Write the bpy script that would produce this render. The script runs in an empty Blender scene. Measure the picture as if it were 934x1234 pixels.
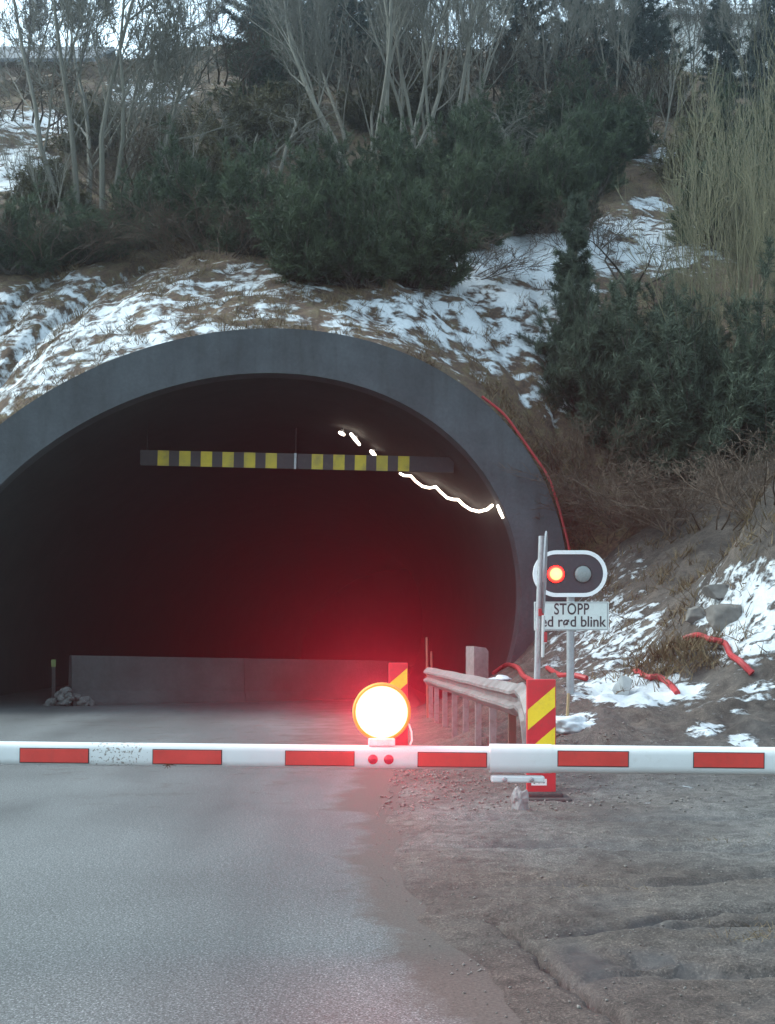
import bpy, bmesh, math, random
import numpy as np
from mathutils import Vector, Matrix, noise
PI = math.pi
R = math.radians
S = bpy.context.scene
COL = S.collection

# ------------------------------------------------------------------ camera, sky, sun, exposure
F, CX, HY, CZ = 1400.0, 467.0, 780.0, 1.3          # focal length in photo pixels, principal column, horizon row, eye height
cam_d = bpy.data.cameras.new('camera')
cam = bpy.data.objects.new('camera', cam_d)
COL.objects.link(cam)
cam.location = (0, 0, CZ)
cam.rotation_euler = (R(90), 0, 0)
cam_d.sensor_fit = 'HORIZONTAL'
cam_d.sensor_width = 36
cam_d.lens = 36 * F / 934
cam_d.shift_y = (HY - 617) / 934
cam_d.clip_start = 0.05
cam_d.clip_end = 2000
S.camera = cam

SUN_EL, SUN_ROT = R(48), R(-75)
world = bpy.data.worlds.new('World')
S.world = world
world.use_nodes = True
wn = world.node_tree
bg = wn.nodes['Background']
sky = wn.nodes.new('ShaderNodeTexSky')
sky.sky_type = 'NISHITA'
sky.sun_disc = False
sky.sun_elevation = SUN_EL
sky.sun_rotation = SUN_ROT
sky.air_density = 1.0
sky.dust_density = 2.0
sky.ozone_density = 1.5
hs = wn.nodes.new('ShaderNodeHueSaturation')          # thin overcast: the blue is washed out
hs.inputs['Saturation'].default_value = 0.42
hs.inputs['Value'].default_value = 1.15
wn.links.new(sky.outputs[0], hs.inputs['Color'])
tn_ = wn.nodes.new('ShaderNodeMix'); tn_.data_type = 'RGBA'; tn_.blend_type = 'MULTIPLY'; tn_.inputs[0].default_value = 1.0
tn_.inputs[7].default_value = (0.85, 1.03, 1.03, 1)
wn.links.new(hs.outputs[0], tn_.inputs[6])
wn.links.new(tn_.outputs[2], bg.inputs[0])
bg.inputs[1].default_value = 0.10
sun_d = bpy.data.lights.new('sun', 'SUN')
sun_d.energy = 0.5
sun_d.angle = R(25)
sun_d.color = (1.0, 0.97, 0.93)
sun = bpy.data.objects.new('sun', sun_d)
COL.objects.link(sun)
sun.location = (0, -20, 60)
# direction towards the sun: azimuth measured clockwise from +Y
sv = Vector((math.sin(SUN_ROT) * math.cos(SUN_EL), math.cos(SUN_ROT) * math.cos(SUN_EL), math.sin(SUN_EL)))
sun.rotation_euler = sv.to_track_quat('Z', 'Y').to_euler()
S.view_settings.view_transform = 'Standard'
S.view_settings.look = 'None'
S.view_settings.exposure = 2.02
S.view_settings.gamma = 1.0
S.view_settings.use_curve_mapping = False
S.cycles.max_bounces = 6
S.cycles.diffuse_bounces = 3
S.cycles.glossy_bounces = 3
S.cycles.volume_bounces = 0
S.cycles.transparent_max_bounces = 6
S.cycles.sample_clamp_indirect = 4.0
S.cycles.use_denoising = True

# ------------------------------------------------------------------ helpers
def tag(o, label=None, cat=None, group=None, kind=None):
    if label: o['label'] = label
    if cat: o['category'] = cat
    if group: o['group'] = group
    if kind: o['kind'] = kind
    return o

def thing(name, label, cat, loc=(0, 0, 0), rz=0.0, group=None):
    o = bpy.data.objects.new(name, None)
    COL.objects.link(o)
    o.empty_display_size = 0.2
    o.location = loc
    o.rotation_euler = (0, 0, rz)
    return tag(o, label, cat, group)

def copy_tree(o, parent=None):
    c = o.copy()
    COL.objects.link(c)
    c.parent = parent
    for ch in o.children:
        copy_tree(ch, c)
    return c

class MB:
    """collects geometry, then links it as one mesh object"""
    def __init__(s):
        s.v = []; s.f = []; s.m = []; s.t = []
    def add(s, vs, fs, mi=0, tint=1.0):
        o = len(s.v)
        s.v.extend([tuple(p) for p in vs])
        s.f.extend([tuple(i + o for i in f) for f in fs])
        s.m.extend([mi] * len(fs))
        s.t.extend([tint] * len(vs))
    def box(s, c, d, mi=0, rot=None, bev=0.0):
        x, y, z = d[0] / 2, d[1] / 2, d[2] / 2
        if bev > 0:
            bm = bmesh.new()
            bmesh.ops.create_cube(bm, size=1.0)
            for v in bm.verts: v.co = Vector((v.co.x * d[0], v.co.y * d[1], v.co.z * d[2]))
            bmesh.ops.bevel(bm, geom=bm.edges[:], offset=bev, segments=2, affect='EDGES', profile=0.5)
            bm.verts.index_update()
            vs = [v.co.copy() for v in bm.verts]
            fs = [[v.index for v in f.verts] for f in bm.faces]
            bm.free()
        else:
            vs = [Vector((sx * x, sy * y, sz * z)) for sz in (-1, 1) for sy in (-1, 1) for sx in (-1, 1)]
            fs = [(0, 2, 3, 1), (4, 5, 7, 6), (0, 1, 5, 4), (2, 6, 7, 3), (0, 4, 6, 2), (1, 3, 7, 5)]
        c = Vector(c)
        if rot is not None: vs = [rot @ v for v in vs]
        s.add([v + c for v in vs], fs, mi)
    def tube(s, pts, rad, n=6, mi=0, cap=True, tint=1.0):
        pts = [Vector(p) for p in pts]
        if not hasattr(rad, '__len__'): rad = [rad] * len(pts)
        vs = []; fs = []
        k = len(pts)
        up = Vector((0.13, 0.31, 0.94))
        a = None
        for i in range(k):
            d = pts[min(i + 1, k - 1)] - pts[max(i - 1, 0)]
            if d.length < 1e-9: d = Vector((0, 0, 1))
            d.normalize()
            if a is None:
                a = d.cross(up if abs(d.dot(up)) < 0.95 else Vector((1, 0, 0)))
            a = a - d * a.dot(d)
            a.normalize()
            b = d.cross(a)
            for j in range(n):
                w = 2 * PI * j / n
                vs.append(pts[i] + (a * math.cos(w) + b * math.sin(w)) * rad[i])
        for i in range(k - 1):
            for j in range(n):
                j2 = (j + 1) % n
                fs.append((i * n + j, i * n + j2, (i + 1) * n + j2, (i + 1) * n + j))
        if cap:
            fs.append(tuple(range(n - 1, -1, -1)))
            fs.append(tuple((k - 1) * n + j for j in range(n)))
        s.add(vs, fs, mi, tint)
    def prism(s, outline, y0, y1, mi=0, axis='y'):
        """closed outline (a, b) in the x-z plane, extruded along y (or y-z along x)"""
        n = len(outline)
        if axis == 'y':
            vs = [(a, y0, b) for a, b in outline] + [(a, y1, b) for a, b in outline]
        else:
            vs = [(y0, a, b) for a, b in outline] + [(y1, a, b) for a, b in outline]
        fs = [tuple(range(n)), tuple(range(2 * n - 1, n - 1, -1))]
        fs += [(i, i + n, (i + 1) % n + n, (i + 1) % n) for i in range(n)]
        s.add(vs, fs, mi)
    def lathe(s, prof, n=32, M=None, mi=0):
        """prof of (r, h) turned about local z, then moved by M"""
        vs = []; fs = []
        for r, h in prof:
            for j in range(n):
                w = 2 * PI * j / n
                vs.append(Vector((r * math.cos(w), r * math.sin(w), h)))
        for i in range(len(prof) - 1):
            for j in range(n):
                j2 = (j + 1) % n
                fs.append((i * n + j, i * n + j2, (i + 1) * n + j2, (i + 1) * n + j))
        fs.append(tuple(range(n - 1, -1, -1)))
        fs.append(tuple((len(prof) - 1) * n + j for j in range(n)))
        if M is not None: vs = [M @ v for v in vs]
        s.add(vs, fs, mi)
    def build(s, name, mats, parent=None, smooth=False, tint=False):
        me = bpy.data.meshes.new(name)
        me.from_pydata(s.v, [], s.f)
        if not isinstance(mats, (list, tuple)): mats = [mats]
        for m in mats: me.materials.append(m)
        me.polygons.foreach_set('material_index', s.m)
        if smooth: me.polygons.foreach_set('use_smooth', [True] * len(s.f))
        if tint:
            a = me.attributes.new('tint', 'FLOAT', 'POINT')
            a.data.foreach_set('value', s.t)
        bm = bmesh.new(); bm.from_mesh(me)
        if not tint: bmesh.ops.recalc_face_normals(bm, faces=bm.faces[:])
        bm.to_mesh(me); bm.free()
        me.update()
        o = bpy.data.objects.new(name, me)
        COL.objects.link(o)
        if parent is not None: o.parent = parent
        if smooth:
            try:
                me.set_sharp_from_angle(angle=R(40))
            except Exception:
                pass
        return o

def tri_mesh(name, V, T, mat, tint=None, parent=None):
    """V (n,3) T (m,3) numpy -> one mesh object"""
    me = bpy.data.meshes.new(name)
    me.vertices.add(len(V)); me.vertices.foreach_set('co', np.asarray(V, np.float32).ravel())
    me.loops.add(T.size); me.loops.foreach_set('vertex_index', T.astype(np.int32).ravel())
    me.polygons.add(len(T)); me.polygons.foreach_set('loop_start', np.arange(0, T.size, T.shape[1], dtype=np.int32))
    me.update(calc_edges=True); me.validate()
    if tint is not None:
        a = me.attributes.new('tint', 'FLOAT', 'POINT'); a.data.foreach_set('value', np.asarray(tint, np.float32))
    me.materials.append(mat)
    o = bpy.data.objects.new(name, me); COL.objects.link(o)
    if parent is not None: o.parent = parent
    return o

# ------------------------------------------------------------------ materials
class NT:
    def __init__(s, name):
        s.mat = bpy.data.materials.new(name); s.mat.use_nodes = True
        s.t = s.mat.node_tree; s.b = s.t.nodes['Principled BSDF']
    def n(s, typ, **kw):
        o = s.t.nodes.new(typ)
        for k, v in kw.items():
            if k.startswith('i_'):
                o.inputs[k[2:].replace('_', ' ')].default_value = v
            else: setattr(o, k, v)
        return o
    def l(s, a, b): s.t.links.new(a, b)
    def coord(s, scale=(1, 1, 1), kind='Object'):
        c = s.n('ShaderNodeTexCoord'); m = s.n('ShaderNodeMapping')
        m.inputs['Scale'].default_value = scale
        s.l(c.outputs[kind], m.inputs[0]); return m.outputs[0]
    def noise(s, vec, scale, detail=4, rough=0.55, dist=0.0):
        o = s.n('ShaderNodeTexNoise'); o.inputs['Scale'].default_value = scale
        o.inputs['Detail'].default_value = detail; o.inputs['Roughness'].default_value = rough
        o.inputs['Distortion'].default_value = dist
        s.l(vec, o.inputs['Vector']); return o.outputs['Fac']
    def ramp(s, fac, stops):
        o = s.n('ShaderNodeValToRGB'); e = o.color_ramp.elements
        while len(e) < len(stops): e.new(0.5)
        for i, (p, c) in enumerate(stops):
            e[i].position = p; e[i].color = tuple(c) + ((1,) if len(c) == 3 else ()) if hasattr(c, '__len__') else (c, c, c, 1)
        s.l(fac, o.inputs[0]); return o.outputs[0]
    def mix(s, fac, a, b, mode='MIX'):
        o = s.n('ShaderNodeMix', data_type='RGBA', blend_type=mode)
        for sock, val in ((o.inputs[0], fac), (o.inputs[6], a), (o.inputs[7], b)):
            if hasattr(val, 'is_linked'): s.l(val, sock)
            elif hasattr(val, '__len__'): sock.default_value = tuple(val) + ((1,) if len(val) == 3 else ())
            else: sock.default_value = val
        return o.outputs[2]
    def math(s, op, a, b=None, clamp=False):
        o = s.n('ShaderNodeMath', operation=op); o.use_clamp = clamp
        for sock, val in zip(o.inputs, (a, b)):
            if val is None: continue
            if hasattr(val, 'is_linked'): s.l(val, sock)
            else: sock.default_value = val
        return o.outputs[0]
    def attr(s, name):
        o = s.n('ShaderNodeAttribute', attribute_name=name); return o.outputs['Fac']
    def bump(s, h, strength=0.3, dist=0.02):
        o = s.n('ShaderNodeBump'); o.inputs['Strength'].default_value = strength; o.inputs['Distance'].default_value = dist
        s.l(h, o.inputs['Height']); s.l(o.outputs[0], s.b.inputs['Normal']); return o
    def base(s, c): s._set('Base Color', c)
    def rough(s, c): s._set('Roughness', c)
    def _set(s, k, c):
        i = s.b.inputs[k]
        if hasattr(c, 'is_linked'): s.l(c, i)
        elif hasattr(c, '__len__'): i.default_value = tuple(c) + ((1,) if len(c) == 3 else ())
        else: i.default_value = c

def worn(name, col, rough=0.5, var=0.25, scale=6, dirt=(0.09, 0.075, 0.06), dirt_amt=0.25, metallic=0.0, bump=0.1, bscale=40):
    t = NT(name); v = t.coord()
    n1 = t.noise(v, scale, 5)
    c = t.mix(t.ramp(n1, [(0.3, 1 - var), (0.7, 1 + var * 0.4)]), (0, 0, 0), col, 'MIX') if False else t.mix(1.0, col, t.ramp(n1, [(0.3, 1 - var), (0.7, 1.0)]), 'MULTIPLY')
    d = t.ramp(t.noise(v, scale * 2.7, 6, 0.65), [(0.5, 0.0), (0.72, dirt_amt)])
    t.base(t.mix(d, c, dirt)); t.rough(t.ramp(n1, [(0.3, rough * 0.85), (0.7, min(1, rough * 1.2))]))
    t._set('Metallic', metallic)
    if bump: t.bump(t.noise(v, bscale, 3), bump, 0.004)
    return t.mat

def emit(name, col, strength, base=(0.02, 0.02, 0.02)):
    t = NT(name); t.base(base); t._set('Emission Color', col); t._set('Emission Strength', strength); return t.mat

M = {}
M['white_paint'] = worn('white_paint', (0.78, 0.80, 0.80), 0.35, 0.08, 5, (0.25, 0.22, 0.18), 0.35, bump=0.03)
M['red_film'] = worn('red_reflective_film', (0.62, 0.045, 0.035), 0.35, 0.2, 9, (0.25, 0.05, 0.04), 0.3, bump=0.05, bscale=300)
M['black_edge'] = worn('dark_edging', (0.03, 0.02, 0.02), 0.6)
M['galv'] = worn('galvanised_steel', (0.36, 0.38, 0.40), 0.5, 0.25, 8, (0.16, 0.14, 0.12), 0.4, metallic=0.55)
M['rail'] = worn('weathered_rail_steel', (0.235, 0.24, 0.24), 0.6, 0.5, 5, (0.13, 0.105, 0.08), 0.6, metallic=0.25, bump=0.2)
M['rail_post'] = worn('rail_post_steel', (0.25, 0.24, 0.235), 0.6, 0.35, 6, (0.12, 0.09, 0.07), 0.6, metallic=0.2)
M['rusty'] = worn('rusty_steel', (0.10, 0.055, 0.04), 0.8, 0.4, 7)
M['board_red'] = worn('hazard_red', (0.55, 0.02, 0.03), 0.4, 0.2, 7, (0.15, 0.06, 0.05), 0.35)
M['board_yellow'] = worn('hazard_yellow', (0.80, 0.66, 0.02), 0.4, 0.12, 7, (0.3, 0.25, 0.08), 0.25)
M['rubber'] = worn('black_rubber', (0.035, 0.035, 0.037), 0.8, 0.3, 9, (0.12, 0.10, 0.08), 0.5)
M['sticker'] = worn('white_sticker', (0.75, 0.73, 0.72), 0.5, 0.1)
M['ink'] = worn('dark_ink', (0.03, 0.03, 0.035), 0.6, 0.1, dirt_amt=0)
M['sign_white'] = worn('sign_face_white', (0.62, 0.68, 0.66), 0.4, 0.08, 5, (0.35, 0.36, 0.33), 0.25)
M['board_dark'] = worn('signal_board_black', (0.035, 0.034, 0.045), 0.45, 0.25, 6, (0.08, 0.07, 0.07), 0.3)
M['lens_off'] = worn('unlit_lens', (0.22, 0.26, 0.26), 0.25, 0.1, dirt_amt=0.1)
M['lamp_body'] = worn('lamp_body_yellow', (0.55, 0.36, 0.03), 0.5, 0.15)
M['grey_plastic'] = worn('grey_plastic', (0.16, 0.17, 0.18), 0.55, 0.2)
M['hose'] = worn('red_corrugated_pipe', (0.40, 0.028, 0.034), 0.55, 0.35, 5, (0.2, 0.08, 0.07), 0.4)
M['wood'] = worn('raw_timber', (0.42, 0.31, 0.17), 0.75, 0.3, 12)
M['snow_lump'] = worn('old_snow', (0.55, 0.59, 0.63), 0.6, 0.08, 4, (0.3, 0.27, 0.24), 0.25, bump=0.4, bscale=25)
M['stone'] = worn('grey_stone', (0.20, 0.19, 0.18), 0.85, 0.5, 4, (0.08, 0.07, 0.06), 0.5, bump=0.5, bscale=18)
M['stone_mid'] = worn('mid_grey_stone', (0.27, 0.28, 0.28), 0.85, 0.4, 8, (0.10, 0.09, 0.08), 0.5, bump=0.5, bscale=30)
M['dim_rubble'] = worn('dusty_rubble', (0.13, 0.135, 0.135), 0.9, 0.4, 6)
M['grimy_snow'] = worn('grimy_snow', (0.15, 0.16, 0.165), 0.8, 0.3, 5, (0.12, 0.11, 0.10), 0.5, bump=0.5, bscale=20)
M['soil_rock'] = worn('mossy_soil_rock', (0.115, 0.095, 0.065), 0.9, 0.5, 3, (0.05, 0.055, 0.03), 0.6, bump=0.8, bscale=14)
M['pale_stone'] = worn('pale_stone', (0.42, 0.44, 0.44), 0.8, 0.3, 6, bump=0.4, bscale=22)
M['house_wall'] = worn('painted_boards', (0.62, 0.63, 0.63), 0.7, 0.12, 2)
M['house_wall_dark'] = worn('brown_stained_boards', (0.16, 0.10, 0.07), 0.7, 0.2, 2)
M['glass'] = worn('window_glass', (0.04, 0.05, 0.06), 0.08, 0.1, dirt_amt=0)
M['led'] = emit('light_rope_glow', (1.0, 0.86, 0.70), 2.0)
M['lens_red_small'] = None

def lens_mat(name, core, rim, r, edge=.82):
    """lamp lens: hottest over the lamp inside, cooler to the rim (local coordinates, lens axis along y)"""
    t = NT(name); c = t.n('ShaderNodeTexCoord'); x = t.n('ShaderNodeSeparateXYZ'); t.l(c.outputs['Object'], x.inputs[0])
    rr = t.math('SQRT', t.math('ADD', t.math('MULTIPLY', x.outputs[0], x.outputs[0]), t.math('MULTIPLY', x.outputs[2], x.outputs[2])))
    q = t.math('DIVIDE', rr, r, True)
    hot = t.ramp(q, [(0.0, 1.0), (edge, 0.75), (min(1, edge + .18), 0.0)])
    t.base((0.3, 0.02, 0.02)); t._set('Emission Color', t.mix(hot, rim, core)); t._set('Emission Strength', 1.0)
    return t.mat
M['lens_big'] = lens_mat('lit_red_lens', (30.0, 1.6, 0.75), (16.0, 0.10, 0.05), 0.117)
M['lens_small'] = lens_mat('lit_signal_lens', (9.0, 0.50, 0.15), (5.0, 0.03, 0.02), 0.108, .62)
M['red_button'] = worn('red_reflector', (0.45, 0.02, 0.04), 0.25, 0.1)

def concrete(name, col, streak=0.5, stain=(0.03, 0.032, 0.03)):
    t = NT(name); v = t.coord(); vs = t.coord((1.6, 1.6, 0.22))
    a = t.noise(v, 0.9, 6, 0.6); b = t.noise(vs, 2.2, 5, 0.6); g = t.noise(v, 14, 4)
    c = t.mix(1.0, col, t.ramp(a, [(0.25, 0.5), (0.75, 1.3)]), 'MULTIPLY')
    c = t.mix(t.ramp(b, [(0.5, 0.0), (0.75, streak)]), c, stain)
    c = t.mix(1.0, c, t.ramp(g, [(0.3, 0.85), (0.7, 1.08)]), 'MULTIPLY')
    t.base(c); t.rough(0.85); t.bump(t.noise(v, 22, 5, 0.65), 0.35, 0.02)
    return t.mat
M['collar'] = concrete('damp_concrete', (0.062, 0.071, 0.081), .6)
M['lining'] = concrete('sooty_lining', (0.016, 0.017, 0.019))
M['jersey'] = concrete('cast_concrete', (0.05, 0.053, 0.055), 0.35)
M['block'] = concrete('weathered_concrete', (0.27, 0.25, 0.245), 0.4)

def asphalt():
    t = NT('asphalt'); v = t.coord(); vl = t.coord((1.0, 0.18, 1.0))
    big = t.noise(vl, 0.8, 4, 0.55, 0.6); patch = t.noise(v, 0.35, 3); agg = t.noise(v, 105, 2, 0.75); grit = t.noise(v, 42, 3, 0.75)
    c = t.mix(1.0, (0.098, 0.105, 0.108), t.ramp(big, [(0.3, 0.72), (0.7, 1.18)]), 'MULTIPLY')
    c = t.mix(1.0, c, t.ramp(patch, [(0.35, 0.82), (0.65, 1.12)]), 'MULTIPLY')
    c = t.mix(1.0, c, t.ramp(agg, [(0.34, 0.30), (0.48, 0.85), (0.58, 1.25), (0.66, 2.9)]), 'MULTIPLY')
    c = t.mix(1.0, c, t.ramp(grit, [(0.33, 0.62), (0.65, 1.25)]), 'MULTIPLY')
    e = t.attr('dirt')
    em = t.math('ADD', e, t.math('MULTIPLY', t.math('SUBTRACT', t.noise(v, 2.2, 6, 0.65), 0.5), 0.9))
    em = t.ramp(em, [(0.42, 0.0), (0.62, 0.9)])
    d = t.mix(1.0, (0.064, 0.054, 0.047), t.ramp(t.noise(v, 70, 4, 0.7), [(0.3, 0.45), (0.7, 1.5)]), 'MULTIPLY')
    t.base(t.mix(em, c, d))
    t.rough(t.mix(em, t.ramp(big, [(0.3, 0.55), (0.7, 0.75)]), (0.9, 0.9, 0.9)))
    t.bump(t.mix(0.5, agg, grit), 0.35, 0.006)
    return t.mat
M['asphalt'] = asphalt()

def verge_mat():
    t = NT('muddy_verge'); v = t.coord(); vs = t.coord((1.0, 1.6, 1.6))
    n1 = t.noise(v, 0.9, 6, 0.6); n2 = t.noise(v, 9, 6, 0.68); n3 = t.noise(v, 85, 3, 0.7); n4 = t.noise(vs, 3.2, 5, 0.62, 0.3)
    soil = t.ramp(n1, [(0.3, (0.040, 0.034, 0.030)), (0.5, (0.072, 0.060, 0.052)), (0.7, (0.105, 0.086, 0.072))])
    grav = t.ramp(n1, [(0.3, (0.085, 0.084, 0.082)), (0.7, (0.155, 0.150, 0.142))])
    c = t.mix(t.attr('gravel'), soil, grav)
    c = t.mix(1.0, c, t.ramp(n2, [(0.30, 0.45), (0.5, 0.95), (0.70, 1.4)]), 'MULTIPLY')
    c = t.mix(1.0, c, t.ramp(n3, [(0.36, 0.5), (0.55, 1.05), (0.67, 2.1)]), 'MULTIPLY')
    wet = t.attr('wet')
    c = t.mix(t.math('MULTIPLY', wet, 0.6), c, (0.03, 0.032, 0.034))
    s = t.math('ADD', t.attr('snow'), t.math('MULTIPLY', t.math('SUBTRACT', t.math('ADD', t.math('MULTIPLY', n4, 0.7), t.math('MULTIPLY', n2, 0.3)), 0.5), 2.6))
    sm = t.ramp(s, [(0.46, 0.0), (0.62, 1.0)])
    snow = t.mix(1.0, (0.58, 0.62, 0.66), t.ramp(t.noise(v, 6, 5), [(0.3, 0.8), (0.7, 1.0)]), 'MULTIPLY')
    t.base(t.mix(sm, c, snow))
    t.rough(t.mix(sm, t.mix(wet, (0.92, 0.92, 0.92), (0.55, 0.55, 0.55)), (0.6, 0.6, 0.6)))
    h = t.math('ADD', t.math('MULTIPLY', sm, 1.2), t.math('MULTIPLY', t.math('ADD', n2, t.math('MULTIPLY', n3, 0.35)), t.math('SUBTRACT', 1.0, wet, True)))
    t.bump(h, 0.9, 0.035)
    return t.mat
M['verge'] = verge_mat()

def hill_mat():
    t = NT('hillside_ground'); v = t.coord(); vs = t.coord((0.9, 1.5, 1.5))
    n1 = t.noise(v, 0.5, 5, 0.6); n2 = t.noise(v, 3.5, 6, 0.65); n3 = t.noise(v, 16, 5, 0.7); n4 = t.noise(vs, 1.5, 6, 0.62, 0.4)
    c = t.ramp(n2, [(0.28, (0.045, 0.032, 0.024)), (0.45, (0.105, 0.065, 0.045)), (0.6, (0.13, 0.10, 0.055)), (0.75, (0.085, 0.09, 0.04))])
    c = t.mix(1.0, c, t.ramp(n3, [(0.3, 0.5), (0.7, 1.35)]), 'MULTIPLY')
    c = t.mix(1.0, c, t.ramp(n1, [(0.3, 0.7), (0.7, 1.1)]), 'MULTIPLY')
    s = t.math('ADD', t.attr('snow'), t.math('MULTIPLY', t.math('SUBTRACT', t.math('ADD', t.math('MULTIPLY', n4, 0.62), t.math('MULTIPLY', n2, 0.38)), 0.5), 2.4))
    sm = t.ramp(s, [(0.46, 0.0), (0.62, 1.0)])
    snow = t.mix(1.0, (0.60, 0.64, 0.685), t.ramp(n3, [(0.3, 0.82), (0.65, 1.0)]), 'MULTIPLY')
    t.base(t.mix(sm, c, snow)); t.rough(t.mix(sm, (0.95, 0.95, 0.95), (0.6, 0.6, 0.6)))
    t.bump(t.math('ADD', t.math('MULTIPLY', sm, 1.0), t.math('ADD', n2, t.math('MULTIPLY', n3, 0.5))), 0.8, 0.07)
    return t.mat
M['hill'] = hill_mat()

def foliage(name, dark, light, rough=0.7):
    t = NT(name); c = t.coord()
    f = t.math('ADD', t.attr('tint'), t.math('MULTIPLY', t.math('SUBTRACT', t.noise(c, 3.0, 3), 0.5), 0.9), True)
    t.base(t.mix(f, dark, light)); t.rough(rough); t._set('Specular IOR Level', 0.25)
    return t.mat
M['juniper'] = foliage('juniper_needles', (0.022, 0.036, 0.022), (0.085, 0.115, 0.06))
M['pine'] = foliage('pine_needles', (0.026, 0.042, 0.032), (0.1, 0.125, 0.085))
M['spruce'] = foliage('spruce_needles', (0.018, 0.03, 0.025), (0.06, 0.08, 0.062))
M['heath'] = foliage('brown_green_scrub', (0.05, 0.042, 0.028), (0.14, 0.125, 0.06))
M['bark_grey'] = worn('grey_bark', (0.155, 0.148, 0.125), 0.85, 0.35, 5, (0.08, 0.085, 0.05), 0.5, bump=0.3, bscale=30)
M['bark_dark'] = worn('dark_bark', (0.085, 0.07, 0.06), 0.9, 0.35, 5, (0.04, 0.035, 0.03), 0.5)
M['bark_pale'] = worn('pale_bark', (0.215, 0.205, 0.175), 0.85, 0.3, 5, (0.12, 0.11, 0.08), 0.5)
M['twig_olive'] = worn('olive_twigs', (0.165, 0.155, 0.095), 0.85, 0.35, 3, (0.10, 0.09, 0.05), 0.5, bump=0)
M['twig_brown'] = worn('brown_twigs', (0.10, 0.07, 0.05), 0.9, 0.35, 3, bump=0)
M['straw'] = foliage('dead_grass_blades', (0.085, 0.05, 0.03), (0.19, 0.15, 0.09), 0.9)

# ------------------------------------------------------------------ place functions
rnd = random.Random(7)
TH = 0.10
PCX, PA, PB, PZ, PT, PSI, PT2 = -3.417, 6.523, 5.233, 1.46, 0.902, 0.477, 1.058
PU = Vector((math.cos(TH), math.sin(TH), 0)); PN = Vector((-math.sin(TH), math.cos(TH), 0)); P0 = Vector((PCX, 24.0, 0))
def ell(e, ph):
    X = (PA + e * PT2) * math.cos(ph); Z = (PB + e * PT) * math.sin(ph)
    return X * math.cos(PSI) - Z * math.sin(PSI), PZ + X * math.sin(PSI) + Z * math.cos(PSI)
OUT = [ell(1, 2 * PI * k / 720) for k in range(720)]
OXMAX = max(p[0] for p in OUT); OXMIN = min(p[0] for p in OUT)
def out_top(w):
    a = PA + PT2; b = PB + PT; c, s = math.cos(PSI), math.sin(PSI)
    # (w c + z s)^2/a^2 + (-w s + z c)^2/b^2 = 1
    A = s * s / a**2 + c * c / b**2; B = 2 * w * c * s * (1 / a**2 - 1 / b**2); C = w * w * (c * c / a**2 + s * s / b**2) - 1
    d = B * B - 4 * A * C
    return None if d < 0 else PZ + (-B + math.sqrt(d)) / (2 * A)
def plane_y(x): return 24.0 + (x - PCX) * math.tan(TH)
def lerp(a, b, t): return a + (b - a) * t
def sst(a, b, x):
    t = min(1, max(0, (x - a) / (b - a))); return t * t * (3 - 2 * t)
def interp(x, pts):
    if x <= pts[0][0]: return pts[0][1]
    for (a, b), (c, d) in zip(pts, pts[1:]):
        if x <= c: return lerp(b, d, (x - a) / (c - a))
    return pts[-1][1]
def fbm(x, y, z=0.0, o=4, s=1.0):
    return noise.fractal(Vector((x * s, y * s, z)), 1.0, 2.0, o)
RB = [(0.6, 0.02), (1.6, 0.30), (2.7, 0.95), (3.9, 2.3), (5, 3.5), (8, 5.4), (12, 7), (25, 9)]
def rbank(x): return interp(x, RB)
def edge_z(x):
    w = (x - PCX) / math.cos(TH)
    z = out_top(w) if OXMIN < w < OXMAX else None
    left = interp(-x, [(9, 3.0), (14, 6), (30, 9)])
    g = rbank(x) if x > 0 else left
    return g if z is None else max(z - 0.04, g if x > OXMAX * 0.9 + PCX else -9)
ETAB = [edge_z(-60 + i * 0.05) for i in range(2400)]
def etab(x):
    f = min(max((x + 60) / 0.05, 0), 2398); i = int(f); return lerp(ETAB[i], ETAB[i + 1], f - i)
def hill_z(x, y):
    s = y - plane_y(x) - 0.30
    top = 8.0 + 0.70 * s + 0.25 * math.sin(s * 0.4)
    w_ = max(s, 0) * 0.85
    e_ = (etab(x - w_) + etab(x - w_ * .5) + etab(x) + etab(x + w_ * .5) + etab(x + w_)) / 5
    z = top + (e_ - 8.0) * math.exp(-max(s, 0) / 7.5)
    cap = 28.5 + 1.2 * math.sin(x * 0.13 + 0.5) + 2.6 * math.exp(-((x + 3) / 8) ** 2) - 6.3 * sst(-8.5, -16.5, x)
    if z > cap - 2:                                   # the hill rounds over into a plateau
        z = cap - 2 + 2 * (1 - math.exp(-(z - cap + 2) / 2)) + 0.02 * s
    k = sst(0, 1.2, s)
    return z + k * (0.28 * fbm(x, y, 1, 5, 0.45) + 0.10 * fbm(x, y, 5, 4, 1.7))
def road_edge(y):
    return interp(y, [(1.5, 1.1), (3, 0.72), (4.0, 0.50), (4.9, 0.32), (6.7, 0.08), (9, 0.05), (12, 0.2), (16, 0.4), (20, 0.45), (27, 0.6)])
CRACK = [(0.50, 5.45), (0.576, 5.27), (0.64, 4.9), (0.66, 4.66), (0.72, 4.40), (0.76, 4.2), (0.82, 3.95), (0.95, 3.5)]
def crack_d(x, y):
    best = 9
    for (a, b), (c, d) in zip(CRACK, CRACK[1:]):
        ux, uy = c - a, d - b
        t = min(1, max(0, ((x - a) * ux + (y - b) * uy) / (ux * ux + uy * uy)))
        best = min(best, math.hypot(x - a - ux * t, y - b - uy * t))
    return best
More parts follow.
